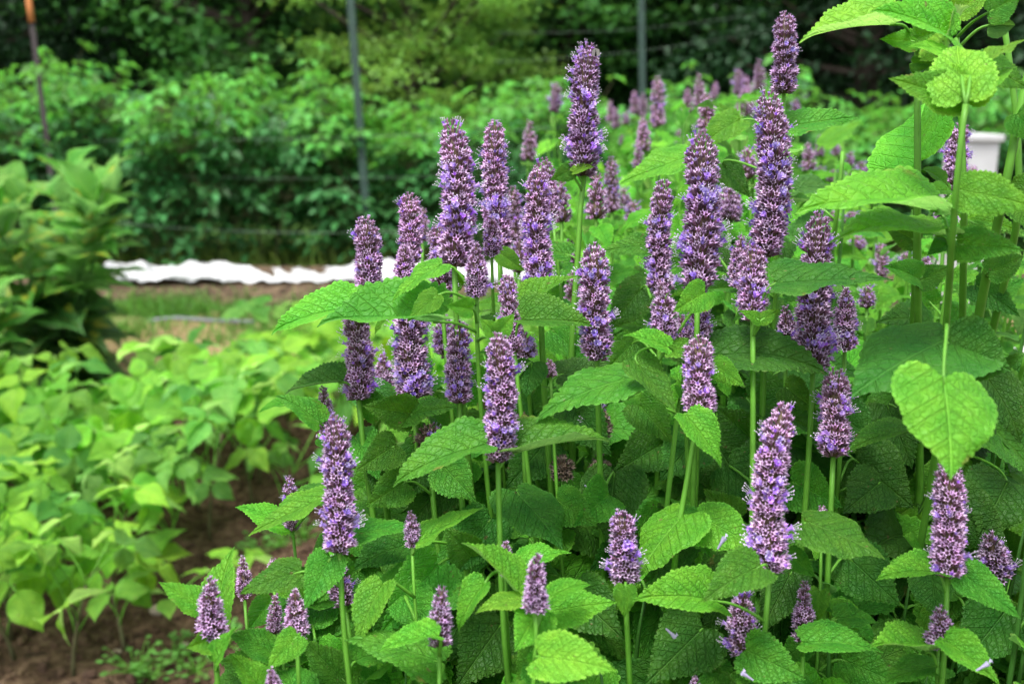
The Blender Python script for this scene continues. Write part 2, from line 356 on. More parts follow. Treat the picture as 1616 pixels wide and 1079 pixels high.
# ------------------------------------------------------------------ hyssop data (pixel of tip, pixel of base, width, depth, bloom, young, label)
S = [
 ('A', 930, 76, 922, 277, 52, .86, .16, 0, 'tall flower spike standing alone on a bare stem with a dark insect at its tip'),
 ('B', 712, 197, 717, 420, 60, .76, .17, 0, 'thick lilac flower spike with ragged open blossoms, taller of the two beside the dark hedge'),
 ('C', 781, 192, 788, 395, 48, .86, .12, 0, 'slim tall flower spike just behind the thick ragged one'),
 ('D', 851, 264, 853, 456, 50, .79, .13, 0, 'upright flower spike with a small pinkish tip and a crinkled leaf peeking behind it'),
 ('E', 861, 254, 872, 345, 30, .90, .02, 0, 'thin pinkish spike tip poking out behind a fuller upright spike'),
 ('F', 645, 311, 646, 415, 40, .86, .05, 0, 'pale mauve flower spike with a younger pink spike in front of it'),
 ('G', 639, 390, 641, 462, 40, .80, .08, .5, 'short pink young spike in front of a taller pale mauve spike'),
 ('H', 575, 347, 577, 472, 46, .80, .06, 0, 'mauve flower spike with a blunt yellowish tip above a broad jutting leaf'),
 ('I', 552, 462, 566, 630, 52, .79, .13, 0, 'dark flower spike half hidden by a broad leaf with a pale bract at its base'),
 ('J', 648, 442, 654, 634, 58, .80, .13, 0, 'dark thick flower spike whose upper half is covered by a broad leaf'),
 ('K', 726, 510, 725, 636, 46, .76, .13, 0, 'purple flower spike with two big violet blossoms near its foot'),
 ('L', 752, 388, 752, 468, 40, .73, .02, .6, 'short pink bud spike in front of the cluster of tall spikes'),
 ('M', 690, 362, 697, 470, 42, .81, .10, 0, 'flower spike tucked close behind the thick ragged spike'),
 ('N', 775, 345, 776, 402, 34, .80, .01, .7, 'small pink bud spike growing between two tall spikes'),
 ('O', 800, 436, 812, 556, 38, .75, .03, .5, 'narrow pink spike ending in a separate lower whorl over small pale leaves'),
 ('Q', 786, 530, 786, 728, 56, .69, .09, 0, 'long pale flower spike on a straight bright stem between two spreading leaves'),
 ('R', 938, 390, 942, 567, 54, .75, .16, 0, 'flower spike with tufts of blossom on both edges beside a tall bare stem'),
 ('T', 1048, 288, 1043, 462, 46, .86, .14, 0, 'flower spike close beside the thicker tall one with a crinkled leaf at its foot'),
 ('U', 1105, 215, 1101, 456, 66, .75, .15, 0, 'thickest tall flower spike with a rounded pale leaf folded across its foot'),
 ('V', 1211, 150, 1208, 405, 60, .78, .16, 0, 'very long flower spike with a narrow bud tip and violet blossoms all along'),
 ('W', 1239, 25, 1237, 148, 42, .85, .06, 0, 'topmost flower spike with a pointed tip against the dark trees'),
 ('X', 1187, 390, 1188, 505, 50, .74, .12, 0, 'short ragged flower spike cupped by two small pale leaves'),
 ('Y', 1170, 376, 1166, 455, 36, .86, .12, 0, 'small flower spike half hidden behind a short ragged one'),
 ('Z', 1043, 448, 1050, 542, 46, .72, .01, .4, 'conical pink spike resting on a pair of pale leaves'),
 ('AA', 1075, 500, 1078, 560, 36, .78, .06, 0, 'short dull spike right behind a conical pink one'),
 ('AB', 1108, 452, 1106, 530, 36, .77, .08, 0, 'flower spike stub showing under a rounded pale leaf'),
 ('AC', 1104, 536, 1105, 662, 50, .70, .06, 0, 'smooth mauve flower spike on a long leaning stem above a dark gap'),
 ('AD', 1293, 340, 1283, 586, 62, .78, .14, 0, 'long dark flower spike crossed by a wide drooping leaf'),
 ('AE', 1240, 488, 1240, 562, 36, .80, .07, 0, 'small flower spike close beside the long dark one crossed by a leaf'),
 ('AF', 1335, 456, 1333, 552, 42, .80, .10, 0, 'loose flower spike standing by a very broad dark leaf'),
 ('AG', 1320, 588, 1315, 720, 54, .75, .14, 0, 'purple flower spike on a bright stem over a pointed dark leaf'),
 ('AH', 1237, 642, 1215, 903, 62, .66, .16, 0, 'large tilted flower spike with long pale stamens sticking out, low in the clump'),
 ('AI', 1497, 732, 1495, 910, 54, .66, .05, 0, 'brownish pink flower spike just below the large heart shaped leaf'),
 ('AJ', 1562, 846, 1576, 912, 52, .74, .06, 0, 'faded tilted spike beside the brownish pink one'),
 ('AK', 1482, 962, 1481, 1018, 42, .66, .0, .3, 'small round bud spike sitting on a pair of leaves beneath the brownish pink spike'),
 ('AL', 1270, 920, 1268, 1010, 36, .70, .02, 0, 'slim dark bud spike over a smooth oval leaf'),
 ('AM', 1173, 935, 1172, 1032, 52, .68, .16, 0, 'dark flower spike with its top hidden under a folded leaf'),
 ('AN', 980, 812, 986, 922, 50, .68, .16, 0, 'short flower spike with violet blossoms down one side and a small leaf beneath'),
 ('AO', 848, 878, 846, 964, 42, .60, 0, .4, 'smooth oval bud spike on a light stem in the middle of a leaf rosette'),
 ('AP', 697, 930, 694, 1020, 42, .62, 0, .4, 'pinkish bud spike with one pale leaf pointing away from its foot'),
 ('AQ', 648, 810, 650, 862, 28, .68, 0, .6, 'tiny bud spike between two opposite pointed leaves on a thin stem'),
 ('AR', 798, 857, 798, 902, 27, .68, 0, .6, 'tiny loose bud spike at the foot of a straight bright stem'),
 ('AS', 530, 660, 536, 872, 56, .67, .15, 0, 'long flower spike at the edge of the clump above the bean patch'),
 ('AT', 535, 878, 545, 955, 44, .71, .10, 0, 'flower spike remnant directly beneath the long edge spike'),
 ('AU', 511, 612, 517, 682, 32, .78, .02, .4, 'short bud spike just above the long edge spike'),
 ('AV', 455, 755, 462, 838, 30, .74, .06, .3, 'small spike behind two pointed leaves that jut over the bean patch'),
 ('AW', 334, 915, 338, 1006, 46, .64, 0, .2, 'mauve bud spike framed by tall upright pointed leaves over bare soil'),
 ('AX', 382, 880, 386, 946, 27, .72, 0, .3, 'narrow bud spike behind a tall pointed leaf'),
 ('AY', 434, 940, 434, 1000, 28, .70, 0, .2, 'dark narrow bud spike with a pinker one pressed beside it'),
 ('AZ', 466, 933, 468, 1005, 42, .66, 0, .4, 'pinker bud spike pressed beside a dark narrow one'),
 ('BA', 427, 1058, 430, 1110, 34, .62, 0, .4, 'bud spike tip cut off by the bottom edge of the picture'),
 ('BB', 702, 500, 704, 562, 40, .92, .06, 0, 'blurred spike showing in the gap between stems beside a dark thick spike'),
 ('BC', 604, 562, 608, 622, 36, .95, .03, 0, 'blurred pale spike behind a bright stem in front of the beans'),
 ('BD', 826, 528, 829, 562, 40, .80, .02, 0, 'dull short whorl below a narrow pink spike'),
 ('BE', 868, 570, 869, 594, 22, .78, 0, .8, 'tiny pink whorl among the mid leaves'),
 ('BF', 676, 675, 678, 712, 48, .80, .05, 'spent', 'spent dark seed head under two flat leaves'),
 ('BG', 943, 645, 940, 690, 60, .84, .12, 'spent', 'dark flower whorl in the shade under the long pointed leaf'),
 ('BH', 887, 725, 888, 754, 44, .80, .10, 'spent', 'low violet whorl in the shade beside a brown seed ball'),
 ('BI', 946, 722, 946, 752, 42, .82, 0, 'spent', 'brown round seed ball in the shade'),
 ('BJ', 1296, 803, 1296, 826, 25, .74, 0, .8, 'tiny pink whorl tip above a broad leaf low in the clump'),
 ('BK', 1516, 198, 1509, 300, 40, .88, .14, 0, 'flower spike half hidden behind the bright upright stems'),
 ('BL', 1150, 300, 1150, 348, 46, 1.05, .12, 0, 'soft blurred flower spike just behind the very long one'),
 ('BM', 1096, 1070, 1098, 1110, 26, .66, 0, .5, 'pink spike tip just entering the bottom edge of the picture'),
 ('BN', 430, 884, 431, 905, 22, .74, 0, .6, 'tiny pink bud above a crinkled leaf'),
 ('BO', 825, 655, 826, 692, 36, .80, .0, 'spent', 'brown spent spike in the shade behind the long pale spike'),
 ('BP', 1494, 310, 1490, 372, 40, .92, .12, 0, 'flower spike behind the thin bright stem under the jagged leaves'),
 ('BQ', 1462, 408, 1456, 476, 38, 1.0, .10, 0, 'flower spike glimpsed between two bright upright stems'),
]
# further back: tip x, tip y, base y, width, depth, label
BK = [
 (877, 132, 178, 22, 2.0, 'small blurred spike against the dark trees beside the lone tall spike'),
 (835, 192, 252, 26, 1.5, 'blurred spike standing clear of the trellis wire beside the slim tall spike'),
 (1038, 125, 200, 26, 1.7, 'blurred tall spike with a green leaf over its middle near the dark post'),
 (1102, 118, 168, 21, 1.8, 'blurred narrow spike just behind a sharper short one'),
 (1114, 150, 207, 36, 1.15, 'slightly soft spike standing above a big translucent leaf'),
 (1197, 95, 142, 22, 1.9, 'blurred spike beside the topmost spike'),
 (1165, 110, 150, 18, 2.2, 'faint small spike between leaves near the topmost spike'),
 (1016, 190, 238, 27, 1.45, 'blurred spike with a smaller one directly under it'),
 (1008, 228, 264, 20, 1.4, 'small blurred spike directly beneath a bigger blurred one'),
 (942, 275, 345, 38, 1.02, 'soft flower spike at the foot of the lone tall stem'),
 (965, 252, 335, 28, 1.2, 'blurred spike behind the soft one at the foot of the lone tall stem'),
 (1275, 227, 268, 25, 1.4, 'small rounded spike between leaves behind the very long spike'),
 (1001, 145, 180, 20, 2.3, 'far blurred pinkish spike in front of the dark post'),
 (1014, 148, 182, 18, 2.4, 'second far pinkish spike in front of the dark post'),
 (963, 160, 192, 16, 2.3, 'faint far spike just behind the lone tall spike'),
 (973, 172, 202, 16, 2.1, 'faint lower spike just behind the lone tall spike'),
 (989, 178, 196, 14, 2.4, 'tiny far spike dot before the dark shrubs'),
 (810, 298, 380, 32, 1.1, 'blurred pale spike pressed behind the slim tall spike'),
 (886, 284, 350, 34, 1.05, 'blurred spike just behind the upright one with the pinkish tip'),
 (1180, 235, 282, 32, 1.1, 'dark soft spike touching the edge of the very long spike'),
 (1294, 214, 246, 18, 1.8, 'blurred narrow spike rising behind a small rounded spike'),
 (1343, 240, 262, 16, 1.5, 'little pink bud spike on a leafy stem'),
 (1360, 256, 284, 24, 1.5, 'blurred spike behind a curling leaf tip'),
 (1318, 222, 246, 16, 2.0, 'faint spike over the brown patch behind the clump'),
 (1295, 264, 280, 26, 1.7, 'blurred rounded whorl over a pale leaf'),
 (1316, 270, 288, 24, 1.7, 'second blurred whorl over a pale leaf'),
 (1345, 268, 292, 22, 1.6, 'third blurred whorl near the little pink bud spike'),
 (1398, 258, 276, 26, 1.3, 'soft lilac whorl above the jagged light leaf'),
 (1300, 302, 322, 26, 1.2, 'lilac whorl peeking past the jagged light leaf'),
 (1312, 332, 356, 28, 1.15, 'blurred spike behind the bright stem under the jagged leaf'),
 (1345, 335, 352, 34, 1.2, 'purple blurred whorl under the jagged leaf'),
 (1390, 386, 440, 26, 1.2, 'blurred spike under the long jagged leaf'),
 (1370, 452, 486, 30, 1.0, 'purple whorl above the very broad dark leaf'),
 (1352, 372, 396, 34, 1.3, 'lilac blur between the leaf stack and the long dark spike'),
 (1000, 320, 350, 34, 1.3, 'pale lilac whorl behind a bright leaf'),
 (985, 298, 330, 26, 1.4, 'pale pink spike among bright leaves behind the lone stem'),
 (898, 380, 440, 40, 1.05, 'soft purple spike between the lone stem and an upright spike'),
 (905, 430, 490, 36, 1.0, 'soft spike low beside the lone bare stem'),
 (1430, 400, 430, 30, 1.2, 'blurred lilac patch spike behind the bright stems'),
 (1535, 262, 310, 22, 1.3, 'faint pink spike before the white box'),
 (1205, 245, 262, 20, 1.9, 'tiny blurred spike beneath a broad curled leaf'),
 (1255, 158, 178, 16, 2.2, 'tiny far spike near the stem of the topmost spike'),
 (1130, 130, 152, 14, 2.4, 'very small far spike among pale leaves'),
 (865, 560, 600, 30, 1.0, 'dim purple spike seen through the middle of the clump'),
 (820, 380, 430, 36, 1.0, 'purple blurred spike behind the narrow pink one'),
 (668, 330, 380, 26, 1.15, 'pale blurred spike beside the pale mauve one'),
]
# non-flowering bright shoots at the upper edge; polyline pixels and depth, radius in px
SH = [
 ('s1', [(1524, 165), (1512, 260), (1503, 375), (1496, 480), (1487, 590), (1478, 700)], .60, 6.6, 'bright leafless-topped shoot with a rosette of upturned young leaves'),
 ('s2', [(1447, 40), (1448, 170), (1448, 300), (1448, 475), (1450, 640), (1452, 760)], .70, 6.5, 'straight light shoot carrying long serrated leaves near the top edge'),
 ('s3', [(1640, 40), (1608, 180), (1590, 280), (1562, 410), (1540, 520), (1525, 640)], .71, 8.5, 'thick leaning shoot that crosses the white box'),
 ('s4', [(1510, 60), (1518, 200), (1522, 330), (1520, 430), (1518, 560), (1515, 700)], .73, 6.0, 'shoot hidden mostly behind the bright rosette shoot'),
 ('s5', [(1580, 10), (1606, 180), (1610, 330), (1592, 420), (1566, 520), (1540, 640)], .75, 6.5, 'thin leaning shoot behind the thick leaning one'),
 ('s6', [(1440, 255), (1443, 300), (1446, 380), (1440, 500), (1432, 640), (1425, 760)], .76, 4.5, 'short shoot topped by a big leaf with a hole in it'),
 ('s7', [(1330, 240), (1322, 330), (1310, 420), (1300, 560), (1292, 700)], .95, 4.5, 'thin stem with pale pointed leaves behind the jagged leaf'),
 ('s8', [(1620, 560), (1590, 660), (1560, 800), (1550, 900)], .72, 6.0, 'low leaning stem at the shaded edge of the clump'),
]
# leaves: base x,y, tip x,y, apparent width px, depth, tip depth change, class [, mesh]
LV = [
 (692,508,500,515,58,.72,-.01,'m'),(560,485,428,528,46,.76,0,'l'),(697,418,618,478,34,.72,-.01,'l'),(690,466,642,508,36,.70,0,'l'),
 (744,486,703,482,32,.72,-.01,'l'),(785,528,757,503,30,.69,0,'l'),(785,528,812,494,30,.69,0,'l'),(824,506,936,516,46,.74,-.01,'m'),
 (822,485,912,437,32,.77,0,'l'),(1022,590,845,667,62,.72,-.02,'m'),(1002,570,1068,652,54,.70,-.02,'m'),(1052,548,983,529,32,.70,0,'l'),
 (1052,548,1125,560,30,.71,0,'l'),(1112,462,1062,492,50,.71,-.01,'l'),(808,716,963,697,44,.69,0,'m'),(768,702,620,768,56,.68,-.01,'m'),
 (840,572,830,628,52,.76,-.01,'d'),(882,592,962,572,38,.82,0,'g'),(648,652,572,640,56,.77,-.02,'m'),(645,655,722,642,52,.77,-.03,'m'),
 (505,668,434,624,38,.76,0,'m'),(542,602,450,622,34,.78,0,'d'),(448,638,408,652,14,.80,0,'l'),(452,830,371,800,36,.74,0,'l'),
 (512,784,392,845,32,.72,-.01,'l'),(511,782,432,812,36,.75,0,'m'),(318,956,250,918,44,.66,0,'l'),(344,978,370,862,56,.67,.02,'l'),
 (348,1004,293,1022,44,.64,-.01,'l'),(342,1045,376,988,30,.63,0,'l'),(472,902,377,938,52,.68,-.01,'m'),(522,878,480,962,60,.67,-.02,'m'),
 (430,1030,358,1000,44,.68,0,'m'),(470,1002,420,1058,46,.64,-.02,'l'),(412,1090,360,1030,42,.64,0,'l'),(430,945,392,992,42,.72,0,'m'),
 (545,1075,478,1010,66,.70,0,'m'),(560,842,667,838,38,.70,0,'m'),(662,852,764,800,36,.68,0,'l'),(640,860,548,905,56,.74,-.02,'d'),
 (600,930,688,884,32,.72,0,'l'),(604,922,566,1018,50,.66,-.02,'l'),(690,892,600,1000,84,.72,-.02,'m'),(692,1004,598,1028,30,.61,-.01,'l'),
 (695,1045,543,1010,74,.64,0,'m'),(775,818,700,915,88,.76,-.03,'d'),(815,776,888,868,92,.74,-.03,'d','H'),(970,745,962,857,104,.78,-.02,'d','H'),
 (815,893,902,872,34,.66,0,'l'),(818,938,728,856,46,.64,0,'l'),(765,920,724,996,38,.64,0,'l'),(832,944,750,968,28,.62,-.01,'y'),
 (850,962,812,1028,70,.62,-.03,'l'),(868,944,932,922,30,.62,0,'l'),(864,965,973,950,62,.64,-.01,'l'),(853,1036,973,1058,76,.58,-.02,'y'),
 (1078,812,1004,915,84,.70,-.02,'l','H'),(1130,948,998,948,74,.66,-.02,'l'),(987,924,985,974,36,.66,0,'l'),(1110,990,1020,1079,110,.70,-.02,'d'),
 (790,985,720,1085,100,.74,-.03,'d'),(1104,815,1192,866,80,.70,-.02,'l','H'),(1200,893,1108,950,70,.64,-.02,'m'),(1276,824,1397,882,68,.68,-.02,'m','H'),
 (1478,902,1382,916,50,.66,-.01,'l'),(1340,880,1420,955,88,.76,-.02,'d'),(1517,903,1611,976,58,.66,-.02,'m'),(1470,905,1478,980,66,.74,-.02,'d'),
 (1243,872,1287,910,38,.68,0,'m'),(1270,1014,1395,1030,48,.68,-.01,'m'),(1468,1028,1373,1022,58,.66,-.02,'l'),(1490,1010,1578,1082,50,.64,-.02,'l'),
 (1480,1050,1390,1085,60,.68,-.02,'m'),(1590,960,1510,1062,100,.74,-.02,'d'),(1178,1026,1272,1072,74,.66,-.02,'m'),(1250,900,1200,1000,74,.78,-.02,'d'),
 (1590,760,1545,850,110,.80,-.02,'d'),(1489,597,1500,757,150,.57,-.03,'l','H1'),(1500,532,1343,628,165,.67,-.03,'d','H'),(1500,546,1596,585,115,.66,-.02,'d','H'),
 (1226,446,1409,441,60,.73,-.01,'d'),(1130,562,1308,592,60,.76,-.02,'d'),(1126,574,1176,610,40,.72,-.01,'l'),(1442,680,1337,714,44,.72,-.01,'m'),
 (1180,628,1294,690,66,.82,-.02,'d'),(1082,655,1138,738,52,.68,-.01,'l'),(1200,506,1166,490,20,.73,0,'l'),(1200,506,1233,488,22,.73,0,'l'),
 (1486,372,1308,383,46,.66,-.01,'l'),(1512,385,1616,395,58,.64,-.03,'m'),(1117,385,1160,440,42,.88,0,'g'),(1413,38,1261,68,50,.68,0,'y'),
 (1500,60,1374,18,58,.66,-.01,'l'),(1498,84,1434,74,20,.64,0,'y'),(1520,160,1402,124,62,.62,0,'l'),(1522,158,1510,72,96,.61,.03,'y'),(1545,100,1620,62,26,.62,0,'y'),
 (1528,160,1606,105,56,.62,.01,'l'),(1449,254,1462,160,150,.74,.05,'l','H2'),(1477,332,1255,338,76,.64,-.01,'l'),(1512,300,1640,332,66,.62,-.02,'l'),
 (1238,200,1354,186,42,.86,0,'m'),(1167,190,1102,238,44,.98,0,'l'),(1140,258,1184,312,42,.92,0,'d'),(1250,300,1325,300,32,1.0,0,'g'),
 (1560,40,1602,40,36,.72,0,'g'),(1440,100,1476,100,24,.68,0,'m'),(903,268,868,284,28,.86,0,'m'),(1088,246,978,291,40,.98,0,'l'),
 (905,272,938,264,12,.85,0,'y'),(1026,386,948,397,38,.86,0,'m'),(1012,455,962,520,60,.95,0,'d'),(1495,84,1530,10,40,.66,.02,'y'),(1440,30,1500,0,40,.70,.02,'y'),
 (1450,30,1420,-30,40,.72,.02,'l'),(1560,20,1616,-10,50,.70,0,'m'),(1510,20,1560,-20,40,.70,0,'y'),(1440,262,1385,272,18,.76,0,'l'),(1455,268,1500,300,26,.76,-.02,'l'),
 (1215,620,1140,668,50,.88,-.02,'d'),(1000,540,960,580,50,.90,0,'m'),(920,480,960,440,36,.92,0,'l'),(1010,400,1065,440,36,1.0,0,'l'),(1260,380,1315,330,36,1.0,0,'g'),
 (1300,230,1360,190,30,1.5,0,'l'),(790,400,828,428,30,.85,0,'l'),(728,450,700,420,26,.83,0,'l'),(655,445,640,420,20,.83,0,'l'),(575,612,640,680,60,.86,-.02,'d'),
 (760,660,720,700,50,.80,-.02,'m'),(560,690,600,760,60,.80,-.03,'m'),(505,690,520,708,30,.74,0,'m'),(620,720,590,800,70,.80,-.03,'d'),(800,600,850,660,54,.84,-.02,'d'),
 (690,700,610,800,84,.82,-.03,'d'),(1470,480,1440,440,40,.9,0,'m'),(905,668,960,640,46,.88,0,'d'),(1560,600,1610,700,60,.78,-.02,'d'),(1390,760,1330,810,80,.82,-.03,'d'),
 (1400,640,1440,740,80,.86,-.02,'d'),(1130,700,1190,800,110,.86,-.02,'d','H'),(1600,880,1560,820,60,.8,0,'d'),(1345,300,1262,330,22,.8,0,'l'),(1512,330,1572,284,48,.78,0,'y'),(1522,345,1606,366,40,.80,-.01,'l'),(1512,352,1452,372,34,.82,0,'m'),(1500,300,1448,312,24,.8,0,'l'),
 (1518,165,1478,92,60,.62,.01,'y'),(1526,160,1562,88,60,.62,.01,'y'),(1545,100,1622,142,50,.66,0,'m'),(1504,380,1462,404,34,.66,-.01,'m'),
 (1448,60,1500,40,40,.69,0,'l'),(1446,66,1388,62,34,.69,0,'l'),(1605,180,1640,220,50,.7,0,'m'),(1592,300,1640,380,60,.72,-.02,'m'),(1450,440,1392,420,40,.72,-.01,'m'),(1450,445,1500,420,40,.74,0,'m'),
 (1445,380,1390,350,40,.8,0,'m'),(1560,430,1616,404,44,.74,0,'m'),
 (700,760,640,832,80,.82,-.03,'d'),(900,640,965,720,76,.84,-.03,'d'),(1045,700,965,748,80,.84,-.03,'d'),(1150,735,1232,795,96,.84,-.03,'d','H'),(1300,640,1392,700,86,.84,-.03,'d'),
 (1500,800,1592,862,100,.80,-.03,'d','H'),(860,700,798,772,84,.84,-.03,'d'),(1350,725,1442,802,110,.84,-.03,'d','H'),(1195,700,1128,640,80,.86,-.01,'d'),(1000,845,930,900,84,.80,-.03,'d'),(905,935,985,1010,90,.74,-.03,'d'),
 (1100,690,1040,760,80,.84,-.03,'d'),(1250,760,1330,800,80,.82,-.03,'m'),(760,620,700,560,60,.86,0,'m'),(870,520,930,570,54,.88,-.02,'m'),(640,760,575,800,60,.78,-.02,'m'),(1450,620,1400,560,70,.84,0,'m'),
 (1160,900,1110,1010,80,.76,-.03,'d'),(1330,1040,1420,1079,70,.72,-.02,'m'),(625,702,562,742,60,.76,-.02,'m'),(702,738,752,792,66,.75,-.02,'m'),(745,762,690,722,56,.78,-.01,'m'),(880,790,942,830,62,.75,-.02,'m'),(1010,640,1062,700,60,.78,-.02,'m'),(960,780,905,830,70,.76,-.03,'m'),(600,655,560,600,44,.8,0,'m'),(1240,610,1290,650,50,.8,-.02,'m'),(745,880,700,830,56,.74,-.01,'m'),(1160,820,1110,770,60,.80,-.01,'m'),(640,940,700,1000,70,.70,-.02,'m'),(560,900,500,950,50,.72,-.01,'m'),(1540,450,1610,500,50,.82,-.02,'d'),(1560,470,1616,440,40,.84,0,'m'),
]

class Stem:
    pass
stems = []
CX = .22
def bez(p0, p1, p2, p3, n):
    t = np.linspace(0, 1, n)[:, None]
    return (1 - t) ** 3 * p0 + 3 * (1 - t) ** 2 * t * p1 + 3 * (1 - t) * t ** 2 * p2 + t ** 3 * p3
def new_stem(key, top, dirn, rad, label, group=None, mid=None, name='hyssop_stem', mat=None, cat='hyssop'):
    s = Stem(); s.key = key; s.nodes = []
    low = mid[-1] if mid is not None else top
    rt = np.array([low[0] * .72 + CX * .28 + (random.random() - .5) * .04, low[1] * 1.0 + (random.random() - .5) * .06, 0.])
    s.rt = rt
    if mid is None:
        pts = bez(top, top - dirn * .22, rt + np.array([0, 0, .45]), rt, 22)
    else:
        m = np.array(mid); d = nz(m[-1] - m[-2])
        tail = bez(m[-1], m[-1] + d * .12, rt + np.array([0, 0, .3]), rt, 14)
        pts = np.concatenate([m[:-1], tail])
    s.pts = pts; s.root = root_at(name, rt, label, cat, group)
    L = np.concatenate([[0], np.cumsum(np.linalg.norm(np.diff(pts, axis=0), axis=1))]); s.arc = L
    s.mat = mat; s.first = None
    if key == 'f':
        s.rad = rad; s.dens = pts; stems.append(s); return s
    b = Buf(); rs = rad * (.72 + .45 * np.clip(L / .4, 0, 1))
    b.tube(pts - rt, rs * 1.06, 8, 0, sq=.2)
    ob('stem', b.mesh('stem', [mat or M_stem]), s.root)
    s.rad = rad; s.dens = np.stack([np.interp(np.linspace(0, L[-1], 160), L, pts[:, k]) for k in range(3)], -1)
    stems.append(s); return s
def at_arc(s, a):
    return np.array([np.interp(a, s.arc, s.pts[:, k]) for k in range(3)])
def put_leaf(s, base, tip, n, me, cls, xs=1., attach=None):
    y = tip - base; L = np.linalg.norm(y); yv = y / L; z = nz(n - yv * (n @ yv)); x = np.cross(yv, z)
    M = mat4(x * L * xs, yv * L, z * L, base - s.rt)
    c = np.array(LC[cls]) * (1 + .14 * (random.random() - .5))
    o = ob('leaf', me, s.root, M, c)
    if attach is not None and np.linalg.norm(attach - base) > .004:
        q = base - attach; g = np.linalg.norm(q)
        b = Buf(); md = attach + q * .5 + np.array([0, 0, .12 * g])
        pts = bez(attach, md, base - yv * min(.3 * g, .01), base + yv * .004 * 1, 8) - s.rt
        b.tube(pts, np.linspace(.0013, .0009, 8), 5, 0)
        ob('petiole', b.mesh('petiole', [M_stem]), s.root)
    return o
VW = None
def facing(base, tip, wapp, ratio=.62, sign=1):
    """normal giving the leaf the wanted apparent width"""
    y = tip - base; L = np.linalg.norm(y); yv = y / L
    v = nz(CAM - (base + tip) / 2)
    e1 = nz(v - yv * (v @ yv)); e2 = np.cross(yv, e1)
    k = math.sqrt(max(0., 1 - (v @ yv) ** 2))
    Wr = ratio * L; q = wapp / Wr; xs = 1.
    if q > 1: xs = min(q, 1.6); c = 1.
    else: c = math.sqrt(max(.09, 1 - (1 - q * q) / max(k * k, .05)))
    sgn = 1 if e2[2] > 0 else -1
    n = e1 * c + e2 * sgn * math.sqrt(1 - c * c)
    return n, xs

spike_info = []
for i, (key, tx, ty, bx, by, w, d, bloom, young, label) in enumerate(S):
    B_ = P(bx, by, d); T_ = P(tx, ty, d + (random.random() - .5) * .02)
    L = np.linalg.norm(T_ - B_); dr = (T_ - B_) / L
    wpx = w * d / FPX
    radpx = (5.6 if w > 45 else 4.4 if w > 34 else 3.2) * (.94 if d > .8 else 1)
    if key == 'A': mid = [B_, P(916, 330, d), P(912, 400, d), P(906, 480, d), P(902, 560, d)]
    elif key == 'Q': mid = [B_, P(787, 780, d), P(789, 860, d), P(792, 940, d)]
    elif key == 'AC': mid = [B_, P(1094, 700, d), P(1084, 760, d), P(1074, 815, d)]
    elif key == 'AO': mid = [B_, P(846, 1000, d), P(843, 1060, d), P(841, 1110, d)]
    elif key == 'Z': mid = [B_, P(1082, 560, .74), P(1068, 660, .75), P(1052, 800, .76)]
    else: mid = None
    s = new_stem(key, B_, dr, radpx * d / FPX, label, None, mid)
    yg = young if not isinstance(young, str) else 0.
    wm = wpx * (.93 if bloom > .08 else 1.0)
    m1, m2 = spike(L, wm, bloom * .68, seed=i, young=yg, spent=isinstance(young, str), taper=random.uniform(.80, .98) if bloom > .04 else .78)
    up = dr; x = nz(np.cross([0.1, 1, 0], up)); y = np.cross(up, x)
    so = ob('flower_spike', m1, s.root, mat4(x, y, up, B_ - s.rt))
    if m2: ob('open_blossoms', m2, so)
    s.sp = (tx, ty, bx, by, w, d); spike_info.append(s.sp); s.d = d; s.hero = True
for (key, pl, d, rpx, label) in SH:
    m = [P(x, y, d + .16 * min(max((y - 330) / 370., 0), 1)) for x, y in pl]
    # smooth the polyline
    mm = np.array(m); t = np.linspace(0, len(m) - 1, 16)
    tt = np.arange(len(m)); mm = np.stack([np.interp(t, tt, mm[:, k]) for k in range(3)], -1)
    for _ in range(2): mm[1:-1] = (mm[:-2] + 2 * mm[1:-1] + mm[2:]) / 4
    s = new_stem(key, m[0], np.array([0, 0, 1.]), rpx * d / FPX, label, None, list(mm)); s.sp = None; s.d = d; s.hero = True

# hero leaves onto the nearest stem
stem_px = []
for s in stems:
    q = s.dens - CAM; dd = q @ FW
    stem_px.append(np.stack([808 + FPX * (q @ RT) / dd, 539.5 - FPX * (q @ UP) / dd, dd], -1))
leaf_info = []
for i, row in enumerate(LV):
    bx, by, tx, ty, w, d, ddp, cls = row[:8]; kind = row[8] if len(row) > 8 else ''
    base = P(bx, by, d); tip = P(tx, ty, d + ddp)
    best = None
    for s in stems:
        dist = np.linalg.norm(s.dens - base - np.array([0, 0, -.012]), axis=1); k = int(dist.argmin())
        if best is None or dist[k] < best[0]: best = (dist[k], s, s.dens[k])
    g, s, at = best
    if g > .07: at = base + (at - base) / g * .05
    if kind in ('H', 'H1', 'H2'):
        me = HEART if kind != 'H2' else HEART2; n, xs = facing(base, tip, w * d / FPX, .96)
    else:
        me = HL[(i * 5 + 3) % 14]; n, xs = facing(base, tip, w * d / FPX)
    put_leaf(s, base, tip, n, me, cls, xs, at)
    leaf_info.append((bx, by, tx, ty, w, d))

